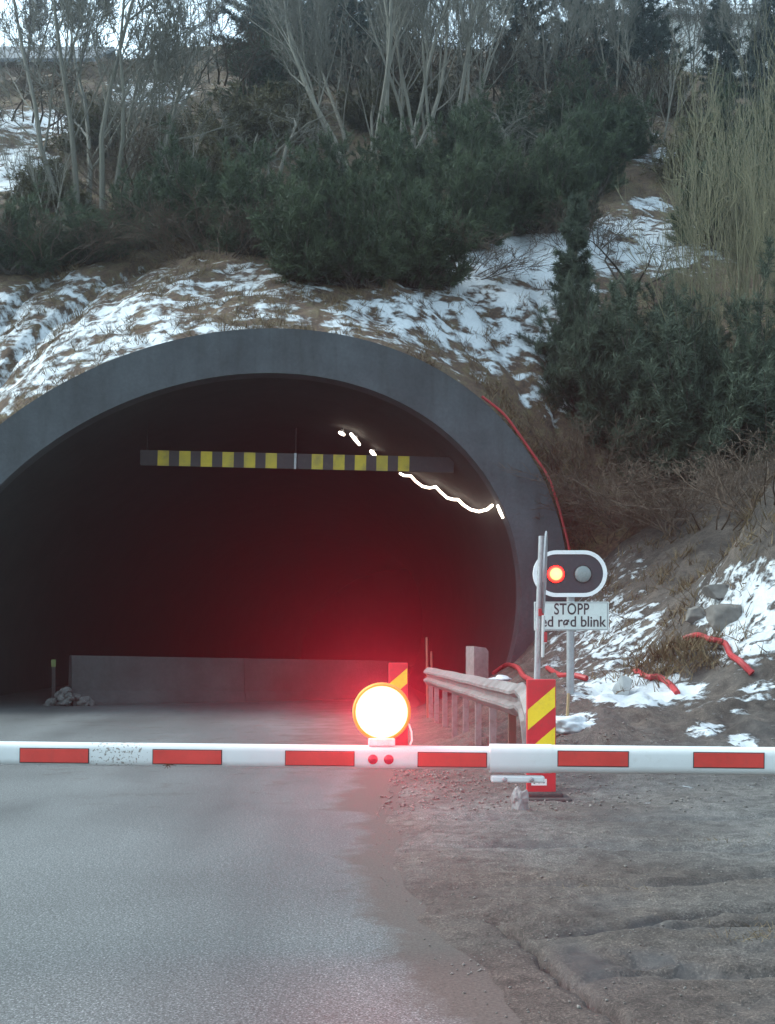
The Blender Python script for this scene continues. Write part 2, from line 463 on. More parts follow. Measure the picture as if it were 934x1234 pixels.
def ruts(x, y):
    if y > 11 or x < .2: return 0.0
    br = sst(.0, .35, fbm(x, y, 51, 4, 1.7))           # the ruts break off and start again
    k = 0
    for y0, sl, am, fr, wd in ((6.0, .25, .10, 3.0, .07), (7.3, .10, .15, 2.1, .10), (5.0, .32, .08, 5.0, .05), (4.45, .10, .05, 7.0, .035), (8.6, .05, .1, 2.4, .09), (5.5, -.12, .07, 4.0, .04)):
        k = max(k, math.exp(-((y - y0 - sl * x - am * math.sin(x * fr)) / wd) ** 2))
    k = max(k, math.exp(-((x - 1.02) / .10) ** 2 - ((y - 4.72) / .07) ** 2), math.exp(-((x - 1.25) / .16) ** 2 - ((y - 4.55) / .06) ** 2)) if k * br < .5 else k * br
    return k if k != k * br else k * br
def verge_z(x, y):
    e = road_edge(y); d = x - e + 0.12 * fbm(x, y, 3, 3, 1.2)
    py = plane_y(x)
    lip = max(-0.08, min(0.03, d * 0.10))
    far = sst(10, 15.5, y) * 0.66 * sst(0.9, 2.6, x - 0.0)
    if y > 15.5:
        t = (y - 15.5) / max(0.1, py - 15.5)
        g = rbank(x)
        far = lerp(0.66 * sst(0.9, 2.6, x), g, min(1, t) ** 1.15)
    if y > 13: far += 3.1 * math.exp(-((x - 6.6) / 1.5) ** 2 - ((y - 17.3) / 2.3) ** 2) * sst(13, 15, y) * sst(plane_y(x), plane_y(x) - 3, y)
    far += 0.42 * math.exp(-((x - 4.05) / .62) ** 2 - ((y - 16.1) / .55) ** 2)
    rough = sst(0.0, 0.8, d)
    z = lip + far + rough * (0.022 * fbm(x, y, 2, 4, 2.2) + 0.012 * fbm(x, y, 9, 3, 9) + 0.007 * abs(fbm(x, y, 13, 2, 26)))
    big = sst(10, 13, y) * rough * sst(py, py - 1.5, y)
    z += big * (0.22 * fbm(x, y, 4, 5, 0.7) + 0.07 * fbm(x, y, 6, 4, 3.0))
    # shallow wheel ruts and broken edges in the mud
    if y < 11:
        z -= rough * 0.055 * ruts(x, y)
        c = crack_d(x, y); z -= 0.10 * math.exp(-(c / (0.020 + .008 * math.sin(y * 23))) ** 2) + 0.02 * math.exp(-(c / 0.09) ** 2)
    return z
def to_px(x, y, z): return CX + F * x / y, HY - F * (z - CZ) / y
def P(px, py, D): return Vector(((px - CX) / F * D, D, CZ + (HY - py) / F * D))
def hill_skirt(x, y): return hill_z(x, y) - (0.6 if y - plane_y(x) < 0.27 else 0)
def on_hill(px, py, d0=24.0, d1=75.0):
    """where the sight line through a photo point meets the hillside"""
    d = d0
    while d < d1:
        p = P(px, py, d)
        if d > plane_y(p.x) + 0.2 and hill_z(p.x, p.y) >= p.z: break
        d += 0.1
    p = P(px, py, d); return Vector((p.x, p.y, hill_z(p.x, p.y)))
def on_verge(px, py, d0=8.0):
    d = d0
    while d < plane_y((px - CX) / F * d):
        p = P(px, py, d)
        if verge_z(p.x, p.y) >= p.z: break
        d += 0.04
    p = P(px, py, d); return Vector((p.x, p.y, verge_z(p.x, p.y)))

SNOW = [(110, 395, 190, 62, .56), (10, 440, 90, 55, .56), (300, 345, 130, 32, .5), (320, 380, 80, 18, .45), (500, 385, 110, 38, .62), (600, 395, 80, 55, .62),
        (640, 305, 110, 40, .80), (765, 295, 120, 34, .66), (620, 350, 95, 32, .68), (25, 205, 50, 28, .72), (40, 150, 50, 18, .66), (180, 112, 50, 18, .66),
        (800, 190, 45, 12, .5), (785, 247, 26, 12, .6), (15, 300, 40, 12, .35), (230, 130, 60, 40, .28), (660, 470, 40, 40, .5), (640, 440, 40, 40, .45),
        (800, 160, 40, 30, .32), (560, 140, 60, 30, .3),
        (740, 765, 62, 50, .55), (690, 780, 40, 50, .45), (770, 832, 75, 18, .9), (905, 740, 55, 58, .75), (865, 850, 40, 14, .4), (735, 690, 50, 25, .36),
        (690, 868, 30, 12, .6), (915, 685, 25, 22, .5), (820, 948, 110, 18, .16), (848, 880, 22, 8, .7), (897, 892, 18, 9, .75), (920, 830, 30, 14, .5), (800, 790, 40, 30, .35)]
def snow_at(x, y, z):
    if y < 3: return 0
    px, py = to_px(x, y, z); a = 0
    for cx, cy, rx, ry, d in SNOW:
        q = ((px - cx) / rx) ** 2 + ((py - cy) / ry) ** 2
        if q < 4: a = max(a, d * math.exp(-q * q * 0.35))
    return a

def grid(name, xs, rows, zf, mat, attrs=None, kind='structure', flip=False):
    """rows(x, j) -> y ; zf(x, y) -> z"""
    nx = len(xs); ny = rows[0]
    V = []; A = {k: [] for k in (attrs or {})}
    for j in range(ny):
        for x in xs:
            y = rows[1](x, j); z = zf(x, y); V.append((x, y, z))
            for k in A: A[k].append(attrs[k](x, y, z))
    T = np.array([(j * nx + i, j * nx + i + 1, (j + 1) * nx + i + 1, (j + 1) * nx + i) for j in range(ny - 1) for i in range(nx - 1)])
    o = tri_mesh(name, np.array(V), T, mat)
    for k in A:
        a = o.data.attributes.new(k, 'FLOAT', 'POINT'); a.data.foreach_set('value', np.array(A[k], np.float32))
    o.data.polygons.foreach_set('use_smooth', [True] * len(o.data.polygons))
    return tag(o, kind=kind)
def steps(a, b, f):
    r = [a]
    while r[-1] < b: r.append(r[-1] + f(r[-1]))
    return r

# ------------------------------------------------------------------ setting
g = MB(); g.add([(-300, -120, -0.12), (300, -120, -0.12), (300, 400, -0.12), (-300, 400, -0.12)], [(0, 1, 2, 3)])
gm = worn('bare_earth', (0.09, 0.08, 0.065), 0.95, 0.4, 0.4)
tag(g.build('ground', gm), kind='structure')
rx = steps(-14, 1.4, lambda v: 0.5 if v < -2 else 0.1); ry = steps(-6, 62, lambda v: 0.15 if 2 < v < 12 else 0.6)
grid('road', rx, (len(ry), lambda x, j: ry[j]), lambda x, y: -0.001 if x < road_edge(y) + .22 else -0.2, M['asphalt'],
     {'dirt': lambda x, y, z: 0.1 + 0.75 * sst(road_edge(y) - 0.75, road_edge(y) + 0.1, x) + 0.25 * sst(11, 16, y) * sst(-2.5, 0, x) + 0.26 * sst(9.15, 9.3, y + 0.03 * x)})
vx = steps(-0.45, 30, lambda v: 0.021 if v < 1.5 else 0.034 if v < 2.2 else (0.05 if v < 6.5 else 0.05 + (v - 6.5) * 0.12))
def vrow(x, j): return vyn(j, x)
VN = steps(1.6, 13, lambda v: 0.024 if 3.6 < v < 6.2 else 0.04 if v < 8 else 0.055)
VK = 170
def vyn(j, x):
    return VN[j] if j < len(VN) else lerp(VN[-1], plane_y(x) + 0.3, (j - len(VN) + 1) / VK)
grid('verge', vx, (len(VN) + VK, vrow), verge_z, M['verge'], {
    'snow': snow_at,
    'gravel': lambda x, y, z: max(0, min(1, 0.55 * sst(6, 8, y) * sst(13, 10, y) + (0.6 * fbm(x, y, 11, 4, 0.9) + 0.25 * sst(1.2, 2.0, x)) * sst(13, 11, y))),
    'wet': lambda x, y, z: max(0, min(1, 1.2 * math.exp(-((x - 0.80 - (4.7 - y) * 0.05) / 0.085) ** 2 - ((y - 4.72) / 0.34) ** 2) + 0.7 * math.exp(-(crack_d(x, y) / 0.03) ** 2) + (1.3 * math.exp(-((x - 1.08) / .2) ** 2 - ((y - 4.72) / .14) ** 2) + 1.0 * math.exp(-((x - 1.2) / .3) ** 2 - ((y - 5.25) / .10) ** 2)) * sst(-.25, .2, fbm(x, y, 61, 4, 5)) + 0.45 * sst(11.5, 13, y) * sst(16.5, 15, y) * sst(-.2, .3, fbm(x, y, 17, 3, 1.1)) + 0.85 * ruts(x, y) * sst(.2, .8, x - road_edge(y)) + 0.4 * sst(.1, .4, fbm(x, y, 23, 4, 1.4)) * sst(.4, .9, x - road_edge(y)) * sst(11, 9, y)))})
hx = steps(-34, 44, lambda v: 0.09 if -9.5 < v < 7.5 else (0.16 if -15 < v < 14 else 0.6))
HS = [0.26] + steps(0.30, 75, lambda s: 0.09 if s < 7 else (0.22 if s < 20 else 0.5))
grid('hillside', hx, (len(HS), lambda x, j: plane_y(x) + HS[j]), hill_skirt, M['hill'], {'snow': snow_at})

# ------------------------------------------------------------------ tunnel portal
tp = thing('tunnel_portal', 'dark arched concrete tunnel mouth set into the snowy hillside', 'tunnel', tuple(P0))
tp.rotation_euler = (0, 0, TH)
def arch(e, n=160):
    pts = [ell(e, 2 * PI * k / 1440) for k in range(1440)]
    pts = [p for p in pts if p[1] > -0.15]
    pts.sort(key=lambda p: math.atan2(p[1] - PZ, p[0]) if p[0] > 0 or p[1] > PZ else math.atan2(p[1] - PZ, p[0]) + 2 * PI)
    return [pts[int(k * (len(pts) - 1) / (n - 1))] for k in range(n)]
ai, ao = arch(0), arch(1)
prof = [(ai, 0.03), (ai, 0.0)]
m = MB(); n = len(ai)
ringp = [[(a[0], 0.45, a[1]) for a in ai],
         [(a[0], 0.04, a[1]) for a in ai],
         [(a[0] * .996 + b[0] * .004, 0.0, a[1] * .996 + b[1] * .004) for a, b in zip(ai, ao)],
         [(a[0] * .006 + b[0] * .994, 0.0, a[1] * .006 + b[1] * .994) for a, b in zip(ai, ao)],
         [(b[0], 0.05, b[1]) for b in ao], [(b[0], 2.2, b[1]) for b in ao]]
vs = [p for r in ringp for p in r]
fs = [(k * n + i, k * n + i + 1, (k + 1) * n + i + 1, (k + 1) * n + i) for k in range(5) for i in range(n - 1)]
m.add(vs, fs); m.build('concrete_collar', M['collar'], tp, smooth=True)
m = MB()
rings = []
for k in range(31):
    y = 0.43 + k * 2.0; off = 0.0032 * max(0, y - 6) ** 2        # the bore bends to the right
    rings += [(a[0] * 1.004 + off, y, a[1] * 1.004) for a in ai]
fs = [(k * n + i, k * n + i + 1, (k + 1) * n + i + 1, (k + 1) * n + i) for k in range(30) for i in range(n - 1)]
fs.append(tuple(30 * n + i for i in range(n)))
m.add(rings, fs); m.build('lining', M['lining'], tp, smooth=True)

# a point on the tunnel ceiling or wall seen through a photo point
def in_bore(px, py, inset=0.12):
    d = 24.0
    while d < 70:
        p = P(px, py, d); q = p - P0; w = q.dot(PU); s = q.dot(PN); off = 0.0032 * max(0, s - 6) ** 2
        X = (w - off) * math.cos(PSI) + (p.z - PZ) * math.sin(PSI); Z = -(w - off) * math.sin(PSI) + (p.z - PZ) * math.cos(PSI)
        if s > 0.3 and (X / (PA - inset)) ** 2 + (Z / (PB - inset)) ** 2 >= 1: break
        d += 0.05
    return p
rope = [(482, 570.5), (487, 573), (495, 573.5), (501, 580), (509, 586), (518, 588), (525, 586.5), (531, 593), (539, 600), (547, 602), (552, 602), (558, 608), (567, 614), (577, 616.5), (587, 614), (593, 609)]
m = MB(); pts = [in_bore(a, b) for a, b in rope]
m.tube(pts, 0.032, 8); tag(m.build('light_rope', M['led'], smooth=True), 'glowing warm white light rope hanging in scallops under the tunnel roof', 'light')
for (a, b), (c, d), r, lab in (((409, 521), (415, 525), .045, 'tiny glowing tunnel lamp, highest and farthest left of the row'),
                               ((423, 523), (434, 542), .045, 'slanting glowing tube lamp just above the yellow stripes of the height bar'),
                               ((447, 543.5), (452, 550.5), .05, 'short glowing tunnel lamp touching the top edge of the height bar'),
                               ((600.5, 608), (607.5, 624), .06, 'bright glowing lamp against the right inner edge of the arch')):
    e = thing('tunnel_lamp', lab, 'lamp', tuple(in_bore(a, b)), 0, 'lamps along the tunnel roof')
    o0 = e.location; m = MB(); p, q = in_bore(a, b), in_bore(c, d)
    q = Vector((q.x, (p.y + q.y) / 2, q.z)); q = p + (q - p)
    m.tube([p - o0, p.lerp(q, .5) - o0, q - o0], [r * .8, r, r * .8], 8); m.build('glow_tube', M['led'], e, smooth=True)
    m = MB(); m.box((p + q) / 2 - o0 + Vector((0.02, 0.05, 0.09)), (0.07, 0.06, 0.05), bev=0.008); m.build('mounting', M['grey_plastic'], e)

# height bar hung across the bore
D = 26.2
hb = thing('height_bar', 'yellow and black striped height limit bar hung across the tunnel mouth', 'height bar', tuple(P(357, 556, D)))
hb.rotation_euler = (0, R(1.35), 0)
k = D / F
def bar(x0, x1, ys, name):
    m = MB(); m.box(((x0 + x1) / 2 * k, 0, 0), ((x1 - x0) * k, 0.05, 18.5 * k), 0, bev=0.006)
    for y in ys: m.box((y * k, -0.026, 0), (13.6 * k, 0.006, 18.2 * k), 1)
    return m.build(name, [M['bar_dark'], M['bar_yellow']], hb)
M['bar_dark'] = worn('bar_dark_grey', (0.032, 0.033, 0.04), 0.6, 0.3, 3)
M['bar_yellow'] = worn('bar_yellow', (0.62, 0.48, 0.03), 0.5, 0.45, 1.2, (0.18, 0.15, 0.06), 0.6)
bar(-188, -1.5, [-160 + 26 * i for i in range(6)], 'panel')
bar(1.5, 190, [25.5 + 26 * i for i in range(5)], 'panel')
for hxx in (-180, -1, 172):
    m = MB(); top = 7.0 if hxx == -1 else 5.9
    m.tube([(hxx * k, 0.03, 0), (hxx * k, 0.03, (40 if hxx == -1 else 62) * k)], 0.011, 6); m.build('hanger', M['rubber'], hb)
m = MB(); m.box((-1 * k, -0.03, 0), (0.05, 0.02, 19 * k)); m.build('joint_clamp', M['galv'], hb)

# jersey barrier in the tunnel
a, b = P(84, 846, 26.0), P(470, 857, 30.0); a.z = b.z = 0
L = (b - a).length; rz = math.atan2(b.y - a.y, b.x - a.x)
jb = thing('concrete_barrier', 'long grey concrete crash barrier lying inside the dark tunnel', 'barrier', tuple(a), rz)
jb.rotation_euler = (0, R(1.2), rz)
pr = [(-.32, 0), (-.32, .09), (-.17, .34), (-.10, 1.12), (.10, 1.12), (.17, .34), (.32, .09), (.32, 0)]
nseg = 2
for i in range(nseg):
    m = MB(); m.prism(pr, L / nseg * i + (0.012 if i else 0), L / nseg * (i + 1), axis='x'); m.build('section', M['jersey'], jb)

# rubble, reflector post and pale bag at the left inside edge
def rock_mesh(mb, r, seed, sq=(1, 1, .7), c=(0, 0, 0), sub=2, amp=.35, mi=0):
    bm = bmesh.new(); bmesh.ops.create_icosphere(bm, subdivisions=sub, radius=1)
    for v in bm.verts:
        d = v.co.normalized(); q = 1 + amp * noise.fractal(d * 1.3 + Vector((seed * 3.1, seed, 0)), 1.0, 2.0, 3)
        v.co = Vector((d.x * sq[0], d.y * sq[1], d.z * sq[2])) * (r * q)
    bm.verts.index_update()
    mb.add([v.co + Vector(c) for v in bm.verts], [[v.index for v in f.verts] for f in bm.faces], mi); bm.free()
p = P(76, 842, 25.8); p.z = 0
m = MB()
for i in range(34):
    q = rnd.uniform(-1, 1); rock_mesh(m, rnd.uniform(.05, .15), i, (1, .9, .8), (q * .5 + .15, rnd.uniform(-.25, .3) * (1.1 - abs(q)), rnd.uniform(.02, .5) * (1 - abs(q))), 2, .6)
o = m.build('rubble_heap', M['dim_rubble'], smooth=False); o.location = p
tag(o, 'small pale heap of rubble beside the end of the concrete barrier', 'rubble')
p = P(65, 842, 27.0); p.z = 0
e = thing('reflector_post', 'thin dark roadside post with a yellow green reflector by the tunnel wall', 'marker post', tuple(p))
m = MB(); m.box((0, 0, .5), (.09, .05, 1.0), bev=.01); m.build('post', M['rubber'], e)
m = MB(); m.box((0, -.03, 1.03 - .1), (.11, .012, .17), bev=.004); m.build('reflector', worn('reflector_green', (.12, .17, .03), .3), e)

# ------------------------------------------------------------------ boom barrier with its lamp
BD = 5.0; BK = BD / F
bb = thing('boom_barrier', 'white road barrier arm with red stripes lowered across the road, lit red lamp on it', 'barrier', (2.75, BD, 0))
def armz(x): return CZ + (HY - (907.3 + (x / BK + CX) * 0.0105)) * BK
def L_(x, y, z): return Vector((x - 2.75, y - BD, z))
def arm_prof(h, d, n=7):
    """rounded rectangle section (y, z): flat front, generous top and bottom radius"""
    o = []; r = h * .30; r2 = min(d * .48, h * .48)
    for cy, cz, a0 in ((d / 2 - r2, h / 2 - r2, 0), (-d / 2 + r, h / 2 - r, 90), (-d / 2 + r, -h / 2 + r, 180), (d / 2 - r2, -h / 2 + r2, 270)):
        q = r2 if a0 in (0, 270) else r
        for i in range(n):
            w = R(a0 + 90 * i / (n - 1)); o.append((cy + q * math.cos(w), cz + q * math.sin(w)))
    return o
tilt = Matrix.Rotation(math.atan(0.0105), 4, 'Y')
def arm(x0, x1, h, d, name, mat):
    m = MB(); pr = arm_prof(h, d); zc = armz((x0 + x1) / 2)
    for x, y, z in ((0, 0, 0),):
        m.prism(pr, -(x1 - x0) / 2, (x1 - x0) / 2, axis='x')
    m.v = [tuple(tilt @ Vector(v) + L_((x0 + x1) / 2, BD, zc)) for v in m.v]
    return m.build(name, mat, bb, smooth=True)
xs_ = lambda px: (px - CX) * BK
def arm_white():
    t = NT('arm_white_paint'); v = t.coord(); g = t.coord()
    n1 = t.noise(v, 3, 5); fl = t.noise(v, 95, 3, .6); zone = t.n('ShaderNodeSeparateXYZ'); t.l(g, zone.inputs[0])
    c = t.mix(1.0, (.62, .645, .65), t.ramp(n1, [(.3, .88), (.7, 1.0)]), 'MULTIPLY')
    z = t.math('ABSOLUTE', t.math('SUBTRACT', zone.outputs[0], xs_(145) - 2.75))
    zz = t.ramp(z, [(0.10, 0.19), (0.16, 0.0)])
    sp = t.ramp(t.math('ADD', fl, zz), [(.76, 0.0), (.80, .85)])
    c = t.mix(sp, c, (.14, .11, .085))
    c = t.mix(t.ramp(t.noise(v, 14, 6, .7), [(.6, 0), (.8, .35)]), c, (.35, .32, .28))
    t.base(c); t.rough(.38); return t.mat
M['arm_white'] = arm_white()
arm(-3.9, xs_(600), 28 * BK, .075, 'arm', M['arm_white'])
arm(xs_(590), 2.62, 33.5 * BK, .092, 'arm_sleeve', M['arm_white'])
def strip(px0, px1, dy, h, yoff):
    x0, x1 = xs_(px0), xs_(px1); zc = armz((x0 + x1) / 2) + dy * BK
    m = MB(); m.box((0, 0, 0), (x1 - x0 + .008, .003, h * BK + .008), 0, bev=.001); m.box((0, -.002, 0), (x1 - x0, .003, h * BK), 1, bev=.0012)
    m.v = [tuple(tilt @ Vector(v) + L_((x0 + x1) / 2, BD - yoff, zc)) for v in m.v]
    m.build('reflective_stripe', [M['black_edge'], M['red_film']], bb)
for a in (-131, 28, 187, 345.5, 504): strip(a, a + 81, -1.6, 16, .0385)
for a in (671, 833, 994): strip(a, a + 83, 1.5, 17, .047)
# sleeve collar, clamp plate and its bolts
arm(xs_(590), xs_(664), 34.6 * BK, .096, 'sleeve_collar', M['arm_white'])
zc = armz(xs_(622)) - 24 * BK
m = MB(); m.box(L_(xs_(623), BD - .02, zc), (64 * BK, .05, 8.5 * BK), rot=tilt.to_3x3(), bev=.008); pl = m.build('clamp_plate', M['arm_white'], bb)
for bx in (607, 639):
    m = MB(); m.lathe([(.0105, 0), (.0105, .006), (.006, .010)], 8, Matrix.Translation(L_(xs_(bx), BD - .045, zc - .001)) @ Matrix.Rotation(R(90), 4, 'X')); m.build('bolt', M['galv'], pl)
for bx in (449.5, 468.5):
    m = MB(); m.lathe([(.021, 0), (.021, .004), (.016, .009), (.006, .011)], 20, Matrix.Translation(L_(xs_(bx), BD - .037, armz(xs_(bx)) - 2 * BK)) @ Matrix.Rotation(R(90), 4, 'X')); m.build('round_reflector', M['red_button'], bb, smooth=True)
# the lamp
lp = L_(xs_(460), BD - .01, armz(0) + (907.3 + 5 - 858) * BK)
lamp = MB(); lamp.lathe([(.122, -.05), (.126, -.045), (.126, .0), (.120, .012), (.112, .012), (.112, -.02)], 40, Matrix.Translation(lp) @ Matrix.Rotation(R(90), 4, 'X'))
lo = lamp.build('barrier_lamp', M['lamp_body'], bb, smooth=True)
m = MB(); m.lathe([(.1115, 0), (.107, .02), (.092, .035), (.06, .046), (.02, .051)], 40, Matrix.Rotation(R(90), 4, 'X')); le = m.build('lens', M['lens_big'], lo, smooth=True); le.location = lp + Vector((0, 0, 0))
for sgn, pw in ((-1, 300.0), (1, 45.0)):               # the lamp throws a red beam along the road, both ways
    ld = bpy.data.lights.new('lamp_beam', 'SPOT'); ld.energy = pw; ld.color = (1.0, 0.03, 0.06); ld.spot_size = R(56); ld.spot_blend = 1.0; ld.shadow_soft_size = .05
    lob = bpy.data.objects.new('lamp_beam', ld); COL.objects.link(lob); lob.parent = lo; lob.location = lp + Vector((0, .075 * sgn, .0))
    lob.rotation_euler = (R(-90), 0, 0) if sgn < 0 else (R(90), 0, 0)
m = MB(); m.box(lp + Vector((0, .01, -.128)), (.115, .06, .035), bev=.006); m.box(lp + Vector((0, .02, -.10)), (.05, .05, .05)); m.build('bracket', M['white_paint'], lo)
m = MB(); m.tube([lp + Vector(q) for q in ((.10, .02, -.04), (.118, .0, -.055), (.128, -.01, -.085), (.13, -.012, -.12), (.122, -.01, -.14))], .004, 6); m.build('cable', M['white_paint'], lo)
# the housing the arm turns on, right of the picture
m = MB(); m.box(L_(2.85, BD + .02, .52), (.34, .30, 1.04), bev=.02); m.box(L_(2.85, BD + .02, 1.06), (.38, .34, .05), bev=.01); m.build('housing', worn('housing_orange', (.55, .22, .04), .45), bb)
m = MB(); m.box(L_(2.85, BD - .145, .5), (.24, .012, .7), bev=.004); m.build('door', worn('housing_door', (.5, .2, .04), .45), bb)
m = MB(); m.lathe([(.07, -.04), (.07, .04)], 20, Matrix.Translation(L_(2.70, BD, armz(2.7))) @ Matrix.Rotation(R(90), 4, 'X')); m.build('pivot', M['galv'], bb)
# a dead grass blade caught under the arm
m = MB(); p = Vector((xs_(205), BD - .045, armz(xs_(205)) - 11 * BK))
for i in range(5):
    d = Vector((rnd.uniform(-.05, .05), rnd.uniform(-.01, .01), rnd.uniform(-.012, .02))); m.tube([p - d * .6, p + d * .3, p + d + Vector((0, 0, -.008))], [.0016, .002, .0008], 4)
o = m.build('grass_wisp', M['straw']); tag(o, 'wisp of dead grass caught under the barrier arm', 'grass wisp')

# ------------------------------------------------------------------ hazard marker boards
def marker(px, D, w, h, top, label, base_z, sticker):
    p = P(px, HY, D); p.z = base_z
    e = thing('marker_board', label, 'marker board', tuple(p), 0, 'red and yellow hazard marker boards')
    m = MB(); z0 = .03
    m.box((0, 0, z0 + h / 2), (w, .05, h), 0, bev=.008)
    sw = h * .172; rise = w * .8; z = z0 + h - .06 * h - rise - sw
    while z > z0 + h * .12:
        a, b = -w / 2 + .008, w / 2 - .008
        m.prism([(a, z), (b, z + rise), (b, z + rise + sw), (a, z + sw)], -.0285, -.0245, 1)
        z -= sw * 1.98
    m.build('board', [M['board_red'], M['board_yellow']], e)
    m = MB(); m.box((.02, 0, .022), (w * 1.75, .42, .05), bev=.015); m.box((.02, 0, .06), (w * 1.25, .22, .05), bev=.018); m.build('foot', M['rubber'], e)
    if sticker:
        m = MB(); m.box((-.02, -.0275, .165), (.13, .004, .055), 0)
        for i in range(5): m.box((-.06 + i * .020, -.0300, .166 + (.004 if i % 2 else -.003)), (.012, .002, .022 if i == 0 else .014), 1)
        m.build('sticker', [M['sticker'], M['ink']], e)
    return e
marker(652, 9.8, .245, 1.0, 0, 'large red and yellow striped marker board standing at the near end of the crash rail', 0.0, True)
marker(480, 14.2, .235, 1.08, 0, 'smaller red and yellow marker board partly hidden behind the glowing red lamp', 0.0, False)
p = on_verge(626, 974); m = MB(); rock_mesh(m, .085, 3, (.75, .5, 1.15), (0, 0, .06), 3, .6)
o = m.build('rock', M['stone_mid']); o.location = (p.x, p.y - .05, p.z); tag(o, 'pale wedge of broken concrete leaning at the foot of the large marker board', 'rock')

# ------------------------------------------------------------------ guard rail
gr = thing('guard_rail', 'weathered grey steel crash rail on posts running into the tunnel', 'guard rail', (1.2, 10.2, 0))
g0 = Vector((1.2, 10.2, 0))
A_, B_ = Vector((1.22, 11.0, 0)), Vector((0.70, 20.3, 0))
path = [Vector((1.32, 10.30, .18)), Vector((1.305, 10.36, .42)), Vector((1.285, 10.45, .66)), Vector((1.27, 10.6, .78)), Vector((1.25, 10.8, .82))] + [A_.lerp(B_, t / 14) + Vector((0, 0, .80 + .004 * math.sin(t * 1.7))) for t in range(15)]
wsec = [(.0, .155), (-.035, .125), (-.075, .085), (-.075, .055), (-.01, .02), (-.01, -.02), (-.075, -.055), (-.075, -.085), (-.035, -.125), (0, -.155)]
m = MB(); vs = []; fs = []; nn = len(wsec)
for i, q in enumerate(path):
    d = (path[min(i + 1, len(path) - 1)] - path[max(0, i - 1)]).normalized()
    side = Vector((d.y, -d.x, 0)); side = side.normalized() if side.length > .05 else Vector((1, 0, 0))
    if side.x < 0: side = -side
    up = side.cross(d).normalized()
    if i < 3: up = (up if up.z > 0 or abs(up.y) > .5 else -up)
    if up.z < -.01: up = -up
    for thick in (0, .012):
        for a, b in wsec: vs.append(q - g0 + side * (a + thick) + up * b)
for i in range(len(path) - 1):
    for j in range(nn - 1):
        s0, s1 = i * 2 * nn, (i + 1) * 2 * nn
        fs += [(s0 + j, s0 + j + 1, s1 + j + 1, s1 + j), (s0 + nn + j, s1 + nn + j, s1 + nn + j + 1, s0 + nn + j + 1)]
    for j in (0, nn - 1): fs.append((s0 + j, s1 + j, s1 + nn + j, s0 + nn + j))
for i in (0, len(path) - 1):
    s0 = i * 2 * nn
    for j in range(nn - 1): fs.append((s0 + j, s0 + nn + j, s0 + nn + j + 1, s0 + j + 1))
m.add(vs, fs); m.build('beam', M['rail'], gr)
for i, t in enumerate((.06, .2, .33, .46, .6, .74, .88, .99)):
    q = A_.lerp(B_, t) - g0; m = MB()
    m.box(q + Vector((.05, 0, .42)), (.075, .055 if i else .10, .84), bev=.006); m.box(q + Vector((.022, 0, .80)), (.05, .09, .16), bev=.006)
    m.build('post', M['rusty'] if i == 0 else M['rail_post'], gr)

# cabinet behind the rail
p = P(575, HY, 21.5)
e = thing('concrete_block', 'pale upright concrete post block behind the far half of the crash rail', 'concrete block', (p.x, p.y, .2), R(24))
m = MB(); m.prism([(-.15, 0), (.15, 0), (.15, 1.02), (.10, 1.09), (-.15, 1.12)], -.16, .16); m.build('block', M['block'], e)

# ------------------------------------------------------------------ flashing signal with its text plate
SD = 15.0; SK = SD / F
sp = P(688, 845, SD); sp.z = verge_z(sp.x, sp.y) - .05
sg = thing('signal_sign', 'black rounded signal board with one lit red lamp above a white text plate', 'signal', tuple(sp))
def SL(px, py, dy=0.0): return P(px, py, SD) - sp + Vector((0, dy, 0))
def pill(w, h, n=14):
    r = h / 2; return [(w / 2 - r + r * math.cos(R(-90 + 180 * i / n)), r * math.sin(R(-90 + 180 * i / n))) for i in range(n + 1)] + [(-w / 2 + r + r * math.cos(R(90 + 180 * i / n)), r * math.sin(R(90 + 180 * i / n))) for i in range(n + 1)]
c = SL(686.5, 691.5)
def at(m, c): m.v = [tuple(Vector(v) + c) for v in m.v]; return m
W_, H_ = 89 * SK, 56 * SK
m = MB(); m.prism(pill(W_ - .03, H_ - .03), -.03, 0, 0); at(m, c).build('backing_board', M['board_dark'], sg, smooth=True)
m = MB(); o1, o2 = pill(W_, H_, 20), pill(W_ - .10, H_ - .10, 20); k = len(o1)
vs = [(a, y, b) for y in (-.045, .004) for o_ in (o1, o2) for a, b in o_]
fs = []
for i in range(k):
    j = (i + 1) % k; fs += [(i, j, k + j, k + i), (2 * k + i, 3 * k + i, 3 * k + j, 2 * k + j), (i, 2 * k + i, 2 * k + j, j), (k + i, k + j, 3 * k + j, 3 * k + i)]
m.add(vs, fs); at(m, c).build('border', worn('white_border', (.82, .84, .85), .4, .05, 4, dirt_amt=.15), sg)
for px, lit in ((669.5, True), (702, False)):
    q = SL(px, 692, -.03); m = MB(); m.lathe([(.118, 0), (.118, .012), (.112, .016), (.108, .004)], 32, Matrix.Rotation(R(90), 4, 'X')); at(m, q); hd = m.build('lamp_rim', M['rubber'], sg, smooth=True)
    m = MB(); m.lathe([(.108, .004), (.10, .016), (.07, .028), (.03, .034)], 32, Matrix.Rotation(R(90), 4, 'X')); o = m.build('lens', M['lens_small'] if lit else M['lens_off'], hd, smooth=True); o.location = q
    tag(o, 'lit red lens' if lit else 'unlit grey lens')
pc = SL(688.5, 742.5)
m = MB(); m.box(pc + Vector((0, -.01, 0)), (90 * SK, .018, 34.5 * SK), bev=.004); plate = m.build('text_plate', M['sign_white'], sg)
m = MB()
for s in ((0, 1), (0, -1)): m.box(pc + Vector((0, -.0205, s[1] * 16.0 * SK)), (87 * SK, .003, .010))
for s in (-1, 1): m.box(pc + Vector((s * 43.2 * SK, -.0205, 0)), (.010, .003, 31 * SK))
m.build('plate_rim', M['galv'], plate)
